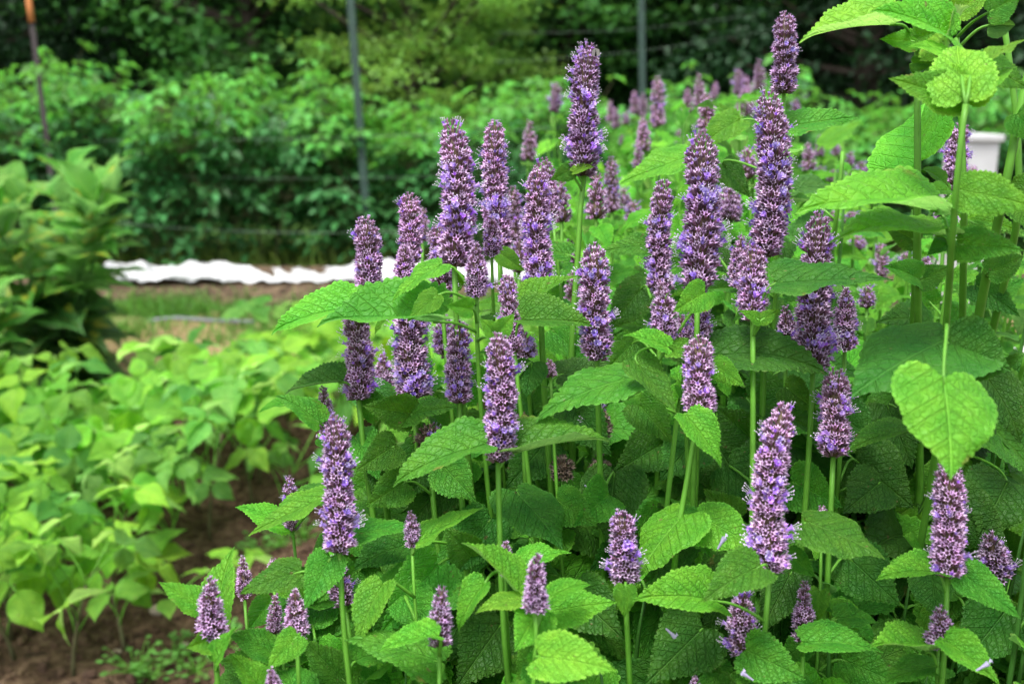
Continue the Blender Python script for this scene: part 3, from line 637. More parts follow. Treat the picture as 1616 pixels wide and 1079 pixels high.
# ------------------------------------------------------------------ filler leaves down every stem
def poly_in(x, y, poly):
    c = False; n = len(poly)
    for i in range(n):
        x1, y1 = poly[i]; x2, y2 = poly[(i + 1) % n]
        if (y1 > y) != (y2 > y) and x < (x2 - x1) * (y - y1) / (y2 - y1) + x1: c = not c
    return c
MASK = [(330, 1400), (330, 1040), (395, 985), (440, 900), (500, 860), (490, 760), (545, 700), (560, 600), (575, 500), (650, 460), (700, 440), (765, 410), (830, 395), (880, 330), (960, 290),
        (1060, 260), (1100, 225), (1200, 210), (1330, 210), (1345, 275), (1450, 300), (1640, 330), (1900, 330), (1900, 1400)]
MASKB = [(850, 1400), (850, 330), (820, 260), (870, 180), (950, 190), (1000, 165), (1060, 120), (1120, 90), (1200, 110), (1290, 120), (1345, 190), (1400, 250), (1460, 300), (1900, 330), (1900, 1400)]
SI = np.array(spike_info); LI = np.array(leaf_info)
def segd(px, py, A):
    ax, ay, bx, by = A[:, 0], A[:, 1], A[:, 2], A[:, 3]
    dx, dy = bx - ax, by - ay; t = np.clip(((px - ax) * dx + (py - ay) * dy) / (dx * dx + dy * dy + 1e-9), 0, 1)
    return np.hypot(px - ax - t * dx, py - ay - t * dy)
VISST = [(np.array(sp_), s.d) for s, sp_ in zip(stems, stem_px) if s.sp is None or s.key in ('A', 'Q', 'AC', 'AO', 'Z', 'AP', 'AG', 'AH')]
def ok_leaf(base, tip, x, Wr, mask, back=False):
    for t in (0., .2, .4, .6, .8, 1.):
        for u in (-.4, 0, .4):
            px, py, d = proj(base + (tip - base) * t + x * u * Wr * (1 - abs(t - .4)))
            if d < .3: return False
            if py > 1100 or px > 1660: continue
            if not poly_in(px, py, mask): return False
            m = SI[:, 5] > d - .01
            if m.any() and (segd(px, py, SI[m]) < SI[m][:, 4] * .5 + 5).any(): return False
            m = LI[:, 5] > d - .015
            if m.any() and (segd(px, py, LI[m]) < LI[m][:, 4] * .42 + 2).any(): return False
            if u == 0:
                for a, sd in VISST:
                    k = a[:90]; mm = (k[:, 1] < 560) & (k[:, 2] > d - .01)
                    if mm.any() and (np.hypot(k[mm, 0] - px, k[mm, 1] - py).min() < 13): return False
    return True
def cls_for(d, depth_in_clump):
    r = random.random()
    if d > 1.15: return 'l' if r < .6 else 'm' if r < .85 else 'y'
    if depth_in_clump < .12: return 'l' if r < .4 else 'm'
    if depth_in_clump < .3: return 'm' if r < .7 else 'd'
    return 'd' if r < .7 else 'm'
nfill = [0]
def finish(s):
    # a stem without a flower starts at its topmost leaf pair; one that found no room is left out
    n = sum(1 for c_ in s.root.children if c_.name.startswith('leaf'))
    if s.first is None or n < 2:
        for c_ in list(s.root.children): bpy.data.objects.remove(c_)
        bpy.data.objects.remove(s.root); stems.remove(s); return
    a = np.linspace(max(0, s.first - .004), s.arc[-1], 24); p = np.stack([np.interp(a, s.arc, s.pts[:, k]) for k in range(3)], -1)
    b = Buf(); b.tube(p - s.rt, s.rad * (.75 + .45 * np.clip(a / .4, 0, 1)) * np.clip((a - a[0] + .006) / .05, .3, 1), 8, 0, sq=.2)
    ob('stem', b.mesh('stem', [s.mat or M_stem]), s.root)
def fill_stem(s, a0, a1, step, mask, lmin, lmax, tries=3, off=0.):
    a = a0; k = random.randint(0, 1); spin = random.random() * 6
    while a < min(a1, s.arc[-1] - .1):
        at = at_arc(s, a)
        for sd in (0, 1):
            for tr in range(tries):
                az = spin + k * math.pi / 2 + sd * math.pi + (random.random() - .5) * (.5 + .8 * tr)
                L = (lmin + (lmax - lmin) * min(1, (a - a0) / .22)) * (.8 + .4 * random.random()) * (1 - .12 * tr)
                el = R(random.uniform(-50, 10))
                h = np.array([math.cos(az), math.sin(az), 0])
                yv = nz(h * math.cos(el) + np.array([0, 0, math.sin(el)]))
                base = at + nz(h + [0, 0, .5]) * L * .22
                tip = base + yv * L
                n = nz(np.array([0, 0, 1.]) + h * .3 + (rng.random(3) - .5) * .5 + np.array([0, -.7, 0])); x = nz(np.cross(yv, n))
                if ok_leaf(base, tip, x, L * .6, mask):
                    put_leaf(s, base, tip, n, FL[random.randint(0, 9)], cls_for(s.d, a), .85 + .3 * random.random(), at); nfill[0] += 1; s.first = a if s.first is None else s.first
                    break
        a += step * (.8 + .4 * random.random()); k += 1
for s in list(stems):
    if s.sp is not None: fill_stem(s, .012, .55, .036, MASK, .03, .085, 5)
    else: fill_stem(s, .22, .7, .06, MASK, .05, .08)

def stem_clear(px, py, d):
    for y in range(int(py), 1100, 12):
        m = SI[:, 5] > d - .01
        if m.any() and (segd(px, y, SI[m]) < SI[m][:, 4] * .5 + 4).any(): return False
        m = LI[:, 5] > d - .01
        if m.any() and (segd(px, y, LI[m]) < LI[m][:, 4] * .3).any(): return False
    return True
def interior(n, dmin, dmax, xr, yr, label, group):
    for i in range(n):
        for _ in range(80):
            px, py, d = random.uniform(*xr), random.uniform(*yr), random.uniform(dmin, dmax)
            if stem_clear(px, py, d): break
        else: continue
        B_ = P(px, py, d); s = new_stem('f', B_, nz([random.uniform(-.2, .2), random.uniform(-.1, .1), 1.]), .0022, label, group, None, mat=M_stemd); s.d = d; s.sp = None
        fill_stem(s, .0, .4, .042, MASK, .055, .115, 5); finish(s)
interior(30, .78, .98, (560, 1640), (560, 900), 'dark leafy hyssop stem in the shade under the flower spikes', 'dark leafy stems under the flower spikes')
interior(70, .64, .80, (600, 1640), (600, 1070), 'leafy hyssop stem filling a gap low in the front of the clump', 'leafy stems low in the front of the clump')
interior(16, .68, .80, (470, 700), (760, 1070), 'leafy hyssop stem low at the edge of the clump by the beans', 'leafy stems low at the edge by the beans')
# flowering stems farther back in the row
bproto = []
for i, (L, W, bl) in enumerate(((.06, .026, .10), (.04, .022, .02), (.08, .028, .14), (.03, .024, .05), (.05, .022, 0.))):
    bproto.append((L, W, *spike(L, W, bl, seed=200 + i, coarse=1.35)))
for i, (tx, ty, by, w, d, label) in enumerate(BK):
    bx = tx + random.uniform(-3, 3)
    B_ = P(bx, by, d); T_ = P(tx, ty, d); L = np.linalg.norm(T_ - B_); dr = (T_ - B_) / L
    s = new_stem('b%d' % i, B_, dr, .0024, label, 'hyssop stems farther back in the row')
    s.d = d; s.sp = None
    pick = min(range(5), key=lambda j: abs(bproto[j][0] / bproto[j][1] - L / (w * d / FPX)) + random.random() * .4)
    pl, pw, m1, m2 = bproto[pick]; W = w * d / FPX
    x = nz(np.cross([0.1, 1, 0], dr)); y = np.cross(dr, x)
    so = ob('flower_spike', m1, s.root, mat4(x * W / pw, y * W / pw, dr * L / pl, B_ - s.rt))
    if m2: ob('open_blossoms', m2, so)
    fill_stem(s, .012, .8, .055, MASKB if d > .99 else MASK, .03, .085)

# leafy stems that fill the depth of the clump
def leafy(n, dmin, dmax, mask, label, group, tips, step, lmax, name='hyssop_stem'):
    for i in range(n):
        for _ in range(60):
            px, py, d = random.uniform(*tips[0]), random.uniform(*tips[1]), random.uniform(dmin, dmax)
            if poly_in(px, py - 12, mask) and (d > 1.1 or stem_clear(px, py, d)): break
        else: continue
        B_ = P(px, py, d); dr = nz([random.uniform(-.15, .15), random.uniform(-.1, .1), 1.])
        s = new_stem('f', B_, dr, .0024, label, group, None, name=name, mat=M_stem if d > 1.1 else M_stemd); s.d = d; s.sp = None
        # tuft of small leaves at the tip
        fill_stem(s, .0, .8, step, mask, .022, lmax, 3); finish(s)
for i in range(26):
    tx = random.uniform(960, 1420); ty = random.uniform(110 + abs(tx - 1150) * .35, 300); d = random.uniform(1.5, 2.5); ln = random.uniform(.03, .06); B_ = P(tx, ty + ln / d * FPX, d)
    if (segd(tx, ty, SI) < 26).any() or (segd(tx, ty + 20, LI) < LI[:, 4] * .5).any(): continue
    s = new_stem('g', B_, np.array([0, 0, 1.]), .0022, 'faint far flower spike among many at the back of the row', 'faint far flower spikes'); s.d = d; s.sp = None
    pl, pw, m1, m2 = bproto[random.randint(0, 4)]; k_ = ln / pl
    ob('flower_spike', m1, s.root, mat4(np.array([1., 0, 0]) * k_, np.array([0, 1., 0]) * k_, np.array([0, 0, 1.]) * k_, B_ - s.rt)); fill_stem(s, .015, .3, .05, MASKB, .04, .09)
leafy(26, .84, 1.1, MASK, 'leafy hyssop stem without a flower deep in the shaded middle of the clump', 'shaded leafy stems inside the clump', ((480, 1640), (480, 900)), .055, .085)
leafy(42, 1.05, 1.5, MASKB, 'leafy hyssop stem without a flower behind the flowering front of the clump', 'leafy stems behind the flowering front', ((860, 1640), (140, 600)), .06, .09)
leafy(50, 1.5, 2.7, MASKB, 'pale blurred leafy hyssop stem at the far end of the row', 'leafy stems at the far end of the row', ((850, 1460), (90, 330)), .06, .10)
leafy(14, .95, 1.4, MASKB, 'leafy hyssop stem in front of the white box', 'leafy stems in front of the white box', ((1470, 1640), (345, 430)), .05, .08)
leafy(18, .95, 1.35, MASK, 'leafy hyssop stem filling the base of the clump', 'leafy stems at the base of the clump', ((560, 1640), (760, 1060)), .06, .09)
print('filler leaves', nfill[0], 'stems', len(stems))

# ------------------------------------------------------------------ insect on the lone spike
M_blk = NT('insect_black').surf((.012, .01, .01), .35, .5)
M_wing = NT('insect_wing').surf((.35, .33, .3), .3, .5, .5, (.4, .38, .35))
ip = P(940, 82, .845)
ins = root_at('insect', ip, 'tiny dark insect clinging to the tip of the lone tall spike', 'insect')
b = Buf(); b.tube([(0, 0, -.004), (0, 0, -.002), (0, 0, .0005), (.0003, 0, .003)], [.0006, .0014, .0013, .0006], 8); ob('abdomen', b.mesh('abdomen', [M_blk]), ins)
b = Buf(); b.tube([(.0003, 0, .0028), (.0006, 0, .0042), (.0008, 0, .0058)], [.0009, .0014, .0006], 8); ob('head', b.mesh('head', [M_blk]), ins)
for sx in (-1, 1):
    b = Buf(); b.add([(0, -.0012, .003), (sx * .003, -.002, .0015), (sx * .0035, -.0022, -.003), (sx * .001, -.0015, -.004)], [(0, 1, 2, 3)]); ob('wing', b.mesh('wing', [M_wing]), ins)
    for k in range(3):
        b = Buf(); z = .001 + k * .0012; b.tube([(0, 0, z), (sx * .002, .001, z + .0008), (sx * .0032, .0015, z - .0016)], [.0002] * 3, 4); ob('leg', b.mesh('leg', [M_blk]), ins)

# fallen blossoms lying on leaves
M_fall = fl('fallen_blossom', (.55, .50, .72), .3, .02, .2)
for (px, py, d, lab) in ((1138, 857, .655, 'fallen lilac blossom lying on the heart shaped leaf beside the large tilted spike'), 
                         (1180, 1067, .645, 'fallen lilac blossom on the leaf at the bottom edge'), (1550, 1052, .62, 'fallen lilac blossom on a pale leaf below the small round bud spike'),
                         (1058, 998, .67, 'fallen brownish blossom on the big dark leaf'), (930, 770, .772, 'fallen pale blossom beside the brown seed ball')):
    b = Buf(); a = random.random() * 6; h = .0045
    b.tube([(-h * math.cos(a), 0, -h * math.sin(a)), (0, 0, 0), (h * math.cos(a), 0, h * math.sin(a))], [.0006, .0009, .0018], 6, 0, cap=False)
    q = np.array([h * math.cos(a), 0, h * math.sin(a)])
    b.add([q, q + [.002, -.001, .002], q + [.003, 0, -.0005], q + [.001, .001, .003]], [(0, 1, 2, 3)])
    o = ob('fallen_blossom', b.mesh('fallen_blossom', [M_fall])); o.location = tuple(P(px, py, d)); tag(o, lab, 'blossom')

# ------------------------------------------------------------------ ground
t = NT('soil'); tc = t.n('ShaderNodeTexCoord').outputs['Object']
n1 = t.noise(2.2, tc, 5); n2 = t.noise(38., tc, 6); n3 = t.noise(.5, tc, 3)
soil = t.ramp(n2, [(.28, (.022, .013, .008)), (.5, (.070, .042, .025)), (.72, (.15, .10, .065))])
soil = t.hsv(soil, .5, 1., t.math('ADD', .6, t.math('MULTIPLY', n1, .9)))
grass = t.ramp(n2, [(.3, (.025, .07, .012)), (.6, (.07, .16, .03)), (.8, (.16, .2, .06))])
sp = t.n('ShaderNodeSeparateXYZ', ins={0: tc})
yy = t.math('ADD', sp.outputs[1], t.math('MULTIPLY', t.math('SUBTRACT', n1, .5), 1.0))
gm = t.n('ShaderNodeMapRange', ins={0: yy, 1: 3.9, 2: 4.4, 3: 0., 4: 1.}).outputs[0]
gm = t.math('MULTIPLY', gm, t.n('ShaderNodeMapRange', ins={0: n1, 1: .3, 2: .5, 3: .35, 4: 1.}).outputs[0])
straw = t.ramp(n2, [(.25, (.09, .06, .03)), (.5, (.24, .18, .08)), (.7, (.40, .32, .17))])
sm = t.math('MULTIPLY', t.n('ShaderNodeMapRange', ins={0: yy, 1: 4.0, 2: 4.3, 3: 0., 4: 1.}).outputs[0], t.n('ShaderNodeMapRange', ins={0: yy, 1: 5.2, 2: 5.6, 3: 1., 4: 0.}).outputs[0])
c = t.mix(gm, soil, grass); c = t.mix(sm, c, straw)
M_ground = t.surf(c, .9, .15, bump=t.math('ADD', n2, t.noise(120., tc, 4)), bs=.9, bd=.012)
def ax(lo, hi, dn, n0, far):
    inner = np.linspace(lo, hi, n0); out = np.geomspace(dn, far, 14)
    return np.concatenate([lo - out[::-1], inner, hi + out])
xs_ = ax(-2.6, 1.6, .2, 170, 300.); ys_ = ax(1.4, 6.2, .2, 190, 300.)
X, Y = np.meshgrid(xs_, ys_)
def vnoise(X, Y, s, seed):
    r = np.random.default_rng(seed); g = r.random((64, 64)); x = X * s; y = Y * s
    xi = np.floor(x).astype(int); yi = np.floor(y).astype(int); fx = x - xi; fy = y - yi; fx = fx * fx * (3 - 2 * fx); fy = fy * fy * (3 - 2 * fy)
    q = lambda a, b: g[a % 64, b % 64]
    return (q(xi, yi) * (1 - fx) + q(xi + 1, yi) * fx) * (1 - fy) + (q(xi, yi + 1) * (1 - fx) + q(xi + 1, yi + 1) * fx) * fy - .5
near = np.clip(1 - (np.abs(X + .5) - 2.2) / 1., 0, 1) * np.clip(1 - (np.abs(Y - 3.8) - 2.4) / 1., 0, 1)
def hgt(X, Y): return .05 * vnoise(X, Y, 2.2, 1) + .035 * vnoise(X, Y, 7., 2) + .022 * vnoise(X, Y, 19., 3) 
Z = hgt(X, Y) * near
b = Buf(); k = len(xs_); i, j = np.meshgrid(np.arange(len(ys_) - 1), np.arange(k - 1), indexing='ij')
b.add(np.stack([X, Y, Z], -1).reshape(-1, 3), np.stack([i * k + j, i * k + j + 1, (i + 1) * k + j + 1, (i + 1) * k + j], -1).reshape(-1, 4))
o = ob('ground', b.mesh('ground', [M_ground])); tag(o, kind='structure')
def gz(x, y): return float(hgt(np.array([[x]]), np.array([[y]]))[0, 0]) if -2.6 < x < 1.6 and 1.4 < y < 6.2 else 0.

# clods of soil: uncountable crumbs
def ico():
    p = (1 + 5 ** .5) / 2
    V = np.array([(-1, p, 0), (1, p, 0), (-1, -p, 0), (1, -p, 0), (0, -1, p), (0, 1, p), (0, -1, -p), (0, 1, -p), (p, 0, -1), (p, 0, 1), (-p, 0, -1), (-p, 0, 1)]) / math.hypot(1, p)
    F = [(0, 11, 5), (0, 5, 1), (0, 1, 7), (0, 7, 10), (0, 10, 11), (1, 5, 9), (5, 11, 4), (11, 10, 2), (10, 7, 6), (7, 1, 8), (3, 9, 4), (3, 4, 2), (3, 2, 6), (3, 6, 8), (3, 8, 9), (4, 9, 5), (2, 4, 11), (6, 2, 10), (8, 6, 7), (9, 8, 1)]
    return V, F
IV, IF = ico()
M_clod = green('clod', (.075, .045, .027), 0, .45, .95, 90.)
b = Buf(); N = 5200
r = np.random.default_rng(5)
O = np.stack([r.uniform(-1.9, .2, N), r.uniform(1.7, 3.6, N), np.zeros(N)], -1)
O[:, 2] = [gz(x, y) + .002 for x, y, _ in O]
sz = .0035 + .013 * r.random(N) ** 5
Ms = np.stack([np.diag(s * (.7 + .6 * r.random(3))) @ np.linalg.qr(r.normal(size=(3, 3)))[0] for s in sz])
b.inst(IV, IF, Ms, O, 0, r.random(N)); tag(ob('soil_crumbs', b.mesh('soil_crumbs', [M_clod], False)), 'crumbs and small clods of dark soil between the bean plants', 'soil', kind='stuff')
M_stone = NT('stone'); M_stone = M_stone.surf(M_stone.ramp(M_stone.noise(40., M_stone.n('ShaderNodeTexCoord').outputs['Object']), [(.3, (.25, .19, .14)), (.7, (.42, .35, .28))]), .8)
for (px, py, s, lab) in ((250, 978, .022, 'largest tan stone on the bare soil beneath the bean plants'), (322, 905, .015, 'pale round stone on the soil near the pointed leaves'), (126, 912, .011, 'small pale pebble by a bean stalk'),
                         (185, 1033, .010, 'little reddish pebble beside a dark bean stalk'), (292, 1015, .010, 'small grey pebble near the small weeds')):
    g = G(px, py); q = Buf(); rr2 = np.random.default_rng(px); q.add(IV * s * np.array([1.3, 1, .7]) * (1 + .18 * rr2.normal(size=(12, 1))), IF)
    o = ob('stone', q.mesh('stone', [M_stone])); o.location = (g[0], g[1], gz(g[0], g[1]) + s * .3); md = o.modifiers.new('s', 'SUBSURF'); md.levels = md.render_levels = 2
    tag(o, lab, 'stone')

# ------------------------------------------------------------------ bean plants
BL = [leaf_mesh('bean_leaflet', M_bean, 26, 8, a=.38, b=1.05, ratio=.70, teeth=1, tooth=0., cord=.02, droop=(.3, .6, .9, .45)[i % 4], fold=(.2, .5, .1)[i % 3], wave=.035, twist=(i - 2) * .3, quilt=.010, veins=6, slant=.3, seed=70 + i, tipcurl=.3 * (i % 2)) for i in range(5)]
def join_leaflets(name, items, mat, extra=None):
    """items: (mesh, 4x4 matrix). one mesh with uv"""
    V = []; F = []; UV = []; n = 0
    for me, M in items:
        co = np.empty(len(me.vertices) * 3, np.float32); me.vertices.foreach_get('co', co); co = co.reshape(-1, 3)
        A = np.array(M); V.append(co @ A[:3, :3].T + A[:3, 3])
        li = np.empty(len(me.loops), np.int32); me.loops.foreach_get('vertex_index', li); F.append(li.reshape(-1, 4) + n); n += len(co)
        uv = np.empty(len(me.loops) * 2, np.float32); me.uv_layers[0].data.foreach_get('uv', uv); UV.append(uv)
    b = Buf(); b.add(np.concatenate(V), np.concatenate(F), 0)
    nl = sum(len(u) for u in UV)
    if extra: 
        for pts, rad in extra: b.tube(pts, rad, 5, 1, cap=False)
    me = b.mesh(name, [mat, M_stem]); ul = me.uv_layers.new(name='UVMap')
    full = np.full(len(me.loops) * 2, .3, np.float32); full[:nl] = np.concatenate(UV); ul.data.foreach_set('uv', full)
    return me
def rot(ax_, a): return Matrix.Rotation(a, 4, ax_)
TRI = []
for i in range(8):
    it = []
    for k, (az, s) in enumerate(((0, 1.), (1.75, .9), (-1.75, .9))):
        s2 = s * random.uniform(.9, 1.1)
        M = Matrix.Translation((0, 0.0 if k else .22, 0)) @ rot('Z', az + random.uniform(-.2, .2)) @ Matrix.Translation((0, .03, 0)) @ rot('X', random.uniform(-1.4, .25)) @ rot('Y', random.uniform(-.7, .7)) @ Matrix.Scale(s2, 4)
        it.append((BL[random.randint(0, 4)], M))
    TRI.append(join_leaflets('leaf', it, M_bean, [([(0, -.02, 0), (0, .1, .005), (0, .25, 0)], [.016, .014, .012])]))
BC = [(.155, .37, .035), (.12, .32, .035), (.19, .40, .035), (.06, .20, .03), (.11, .29, .05)]
def bean(x, y, h, label, group, nl=9, s0=.085):
    z0 = gz(x, y) - .01
    rt = root_at('bean_plant', (x, y, z0), label, 'bean plant', group)
    b = Buf(); lean = np.array([random.uniform(-.06, .06), random.uniform(-.06, .06), 0])
    top = np.array([lean[0], lean[1], h * .75]); pts = bez(np.zeros(3), np.array([0, 0, h * .3]), top * .7, top, 8)
    b.tube(pts, np.linspace(.0048, .0026, 8), 6, 1)
    for k in range(nl):
        f = (k + 1) / nl; st = pts[min(7, 2 + int(f * 5))]; az = k * 2.4 + random.random(); ou = random.uniform(.06, .15) * (1.15 - .4 * f)
        end = st + np.array([math.cos(az) * ou, math.sin(az) * ou, (h - st[2]) * random.uniform(.35, 1.1) + .02])
        pp = bez(st, st + np.array([0, 0, .3 * (end[2] - st[2])]), (st + end) / 2 + [0, 0, .02], end, 6)
        b.tube(pp, np.linspace(.0022, .0014, 6), 5, 0)
        d = nz([math.cos(az), math.sin(az), random.uniform(-.5, .15)]); L = s0 * random.uniform(.8, 1.25) * (1.1 - .3 * f)
        n = nz(np.array([random.uniform(-.5, .5), random.uniform(-.7, .2), 1.])); n = nz(n - d * (n @ d)); xx = np.cross(d, n)
        ob('leaf', TRI[random.randint(0, 7)], rt, mat4(xx * L, d * L, n * L, end), np.array(BC[random.choice((0, 0, 1, 1, 2, 3, 4))]) * random.uniform(.85, 1.15))
    ob('stem', b.mesh('stem', [M_stem, M_stemb]), rt)
    return rt
# (pixel x of the plant, canopy height, canopy pixel y)
placed = []
def bean_ok(x, y, mind):
    return all(math.hypot(x - a, y - c_) > mind for a, c_ in placed)
poly = [(-1.75, 1.95), (-1.12, 1.95), (-1.02, 2.25), (-.80, 2.42), (-.62, 2.70), (-.40, 2.9), (-.1, 3.1), (.3, 3.3), (.3, 4.15), (-.55, 4.2), (-.98, 4.25), (-1.12, 3.4), (-1.32, 3.0), (-1.6, 2.75), (-2.0, 2.6)]
hand = [(-.86, 1.98, .17, 'low bean seedling by the nearest bean plant', 5), (-1.08, 1.93, .27, 'bean plant squeezed between the corner plants', 7), (-.72, 2.12, .14, 'smallest bean seedling alone on the soil', 4),
        (-.92, 1.86, .30, 'nearest bean plant at the corner with thin green stalks', 7), (-1.12, 1.80, .36, 'bean plant at the outer corner behind the nearest one', 8), (-1.0, 2.06, .22, 'short bean plant with pale lower leaves on the soil', 6),
        (-.98, 2.22, .30, 'bean plant standing apart on bare soil with a dark stalk', 8), (-1.13, 2.02, .42, 'tall bean plant at the near corner with drooping yellowish lower leaves', 10),
        (-.88, 2.32, .30, 'low bean plant beside the one with the dark stalk', 8), (-.66, 2.62, .26, 'small bean plant nearest to the pointed hyssop leaves', 7)]
for x, y, h, lab, nl in hand: bean(x, y, h, lab, None, nl); placed.append((x, y))
tries = 0; nb = 0
while tries < 6000 and nb < 58:
    tries += 1; x, y = random.uniform(-2., .35), random.uniform(1.9, 4.6)
    if poly_in(x, y, poly) and bean_ok(x, y, .152):
        placed.append((x, y)); nb += 1
        if y < 2.7: lab = 'bright bean plant in the near row above the bare soil'; gr = 'bean plants in the near row'
        elif y < 3.5: lab = 'light green bean plant in the middle of the patch'; gr = 'bean plants in the middle of the patch'
        else: lab = 'blurred bean plant at the far end of the patch by the path'; gr = 'bean plants at the far end of the patch'
        bean(x, y, random.uniform(.24, .43), lab, gr, random.randint(7, 10), .112)

# small weeds on the soil
M_weed = green('weed_leaf', (.09, .24, .045), .3, .3)
for i, (px, py, lab) in enumerate(((215, 1070, 'tiny weed seedling on the soil close to the bottom edge'), (310, 1050, 'small round-leaved weed beneath the pointed leaves'), (360, 1020, 'small weed beside the stem of the framed bud spike'),
        (240, 1072, 'second tiny weed seedling close to the bottom edge'), (440, 860, 'fine-leaved weed between soil and clump edge'), (480, 850, 'fine-leaved weed under the jutting leaves'), (410, 880, 'low weed at the rim of the bare soil'), (275, 1040, 'low sprawling weed near the grey pebble'), (500, 800, 'fine-leaved weed behind the long edge spike'), (395, 1070, 'weed tuft at the foot of the clump'))):
    g = G(px, py); rt = root_at('weed', (g[0], g[1], gz(g[0], g[1])), lab, 'weed')
    b = Buf(); bs = Buf(); r2 = np.random.default_rng(i + 400)
    for k in range(26):
        a = r2.random() * 6.28; ou = .012 + .05 * r2.random(); z = .01 + .045 * r2.random(); c0 = np.array([math.cos(a) * ou, math.sin(a) * ou, z]); d = nz([math.cos(a), math.sin(a), .2]); s = np.array([-math.sin(a), math.cos(a), 0]); l = .012 + .008 * r2.random()
        b.add([c0, c0 + d * l * .5 + s * l * .45, c0 + d * l, c0 + d * l * .5 - s * l * .45], [(0, 1, 2, 3)], 0, r2.random())
        bs.tube([(0, 0, 0), tuple(c0 * .6), tuple(c0)], [.0012, .0009, .0007], 4, 0, cap=False)
    ob('leaf', b.mesh('leaf', [M_weed]), rt); ob('stem', bs.mesh('stem', [M_stem]), rt)

# ------------------------------------------------------------------ broad leaved bush
WL = [leaf_mesh('leaf', M_broad, 30, 8, a=.42, b=1.2, ratio=.52, teeth=1, tooth=0, cord=0, droop=(1.3, .8, 1.7, 1.1)[i % 4], fold=(.3, .15, .5)[i % 3], wave=.03, twist=(i - 2) * .2, quilt=.010, veins=10, slant=.4, seed=90 + i, tipcurl=.5) for i in range(6)]
def broad(x, y, h, rad, label, n, seed):
    random.seed(seed); rt = root_at('broad_leaved_plant', (x, y, gz(x, y)), label, 'plant')
    for sidx in range(5):
        a = sidx * 1.26 + random.random(); top = np.array([math.cos(a) * rad * .45, math.sin(a) * rad * .45, h * random.uniform(.75, 1.)])
        pts = bez(np.zeros(3), np.array([0, 0, h * .3]), top * .75, top, 10); b = Buf(); b.tube(pts, np.linspace(.009, .004, 10), 6); ob('stem', b.mesh('stem', [M_stemd]), rt)
        for k in range(n // 5):
            f = .18 + .82 * (k + .5) / (n // 5); st = pts[min(9, int(f * 9.5))]; az = k * 2.4 + sidx
            d = nz([math.cos(az), math.sin(az), .55 - 1.0 * (1 - f) + (.5 if f > .9 else 0)]); L = random.uniform(.20, .29) * (1.05 - .35 * f)
            nn = nz(np.array([0, -.2, 1.]) + (rng.random(3) - .5) * .3); nn = nz(nn - d * (nn @ d)); xx = np.cross(d, nn)
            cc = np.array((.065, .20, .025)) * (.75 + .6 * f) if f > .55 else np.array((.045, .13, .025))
            ob('leaf', WL[random.randint(0, 5)], rt, mat4(xx * L, d * L, nn * L, st), cc * random.uniform(.85, 1.15))
broad(-1.70, 3.60, .88, .58, 'big bushy plant with broad drooping leaves and yellow blotches by the bean patch', 160, 1)
broad(-1.86, 3.12, .66, .42, 'lower broad leaved plant standing in front of the big bushy one', 110, 4)
broad(-2.35, 4.05, .98, .42, 'broad leaved bushy plant behind the blotched one', 70, 2)
broad(-1.95, 4.25, .84, .36, 'broad leaved plant nearest to the white sheet', 70, 3)
random.seed(21)

# ------------------------------------------------------------------ grass, straw, hose
M_grass = green('grass_blade', (.085, .22, .035), .35, .45)
def blades(name, N, xr, yr, h0, h1, label, seed, zf=gz, mat=None, cat='grass', flat=0.):
    r = np.random.default_rng(seed); x = r.uniform(*xr, N); y = r.uniform(*yr, N)
    cl = vnoise(x[None], y[None], 3.0, seed)[0] + .5; keep = r.random(N) < np.clip(cl * 1.6 - .3, .05, 1); x, y = x[keep], y[keep]; N = len(x)
    z = np.array([zf(a, c_) for a, c_ in zip(x, y)]); h = h0 + (h1 - h0) * r.random(N) ** 1.8; a = r.random(N) * 6.28; ln = r.normal(size=(N, 2)) * .35
    O = np.stack([x, y, z], -1); S_ = np.stack([np.cos(a), np.sin(a), 0 * a], -1) * (.0022 + .0025 * r.random(N))[:, None]
    D = np.stack([ln[:, 0], ln[:, 1], np.full(N, 1 - flat)], -1); D /= np.linalg.norm(D, axis=1)[:, None]
    m = O + D * h[:, None] * .55; tp = O + (D + np.stack([ln[:, 0], ln[:, 1], -.25 + 0 * a], -1) * .8) * h[:, None] * .95
    V = np.stack([O - S_, O + S_, m + S_ * .8, m - S_ * .8, tp], 1).reshape(-1, 3); k = np.arange(N)[:, None] * 5
    b = Buf(); rn = r.random(N); b.add(V, k + np.array([[0, 1, 2, 3]]), 0, rn)
    b.f.append(((k + np.array([[3, 2, 4]])).astype(np.int32), 0, rn.astype(np.float32)))
    return tag(ob(name, b.mesh(name, [mat or M_grass], False)), label, cat, kind='stuff')
blades('grass', 17000, (-3.2, 1.2), (4.75, 6.1), .03, .16, 'patchy green grass along the path below the white sheet', 31)
blades('tall_grass', 5000, (-2.6, -1.25), (2.9, 3.9), .08, .30, 'dark long grass at the foot of the broad leaved plants', 32)
blades('meadow_grass', 14000, (-4.5, 3.5), (6.4, 7.8), .08, .42, 'pale grass growing behind the white sheet', 33, zf=lambda x, y: 0., mat=green('pale_grass', (.20, .32, .06), .35, .35))
blades('bank_grass', 7000, (-3.4, 1.), (5.45, 5.80), .05, .17, 'ragged grass and weeds on the bank under the white sheet', 36)
M_straw = green('straw', (.45, .33, .18), .1, .4, .7)
blades('straw', 2600, (-2.1, .2), (4.35, 5.2), .02, .09, 'dry straw scattered over the brown path', 34, mat=M_straw, cat='straw', flat=.92)
M_hose = NT('grey_hose').surf((.16, .17, .19), .5)
b = Buf(); p0, p1 = G(235, 517), G(400, 515); pts = [p0 + (p1 - p0) * t + np.array([0, .015 * math.sin(t * 9), .035 + .012 * math.sin(t * 5)]) for t in np.linspace(0, 1, 16)]
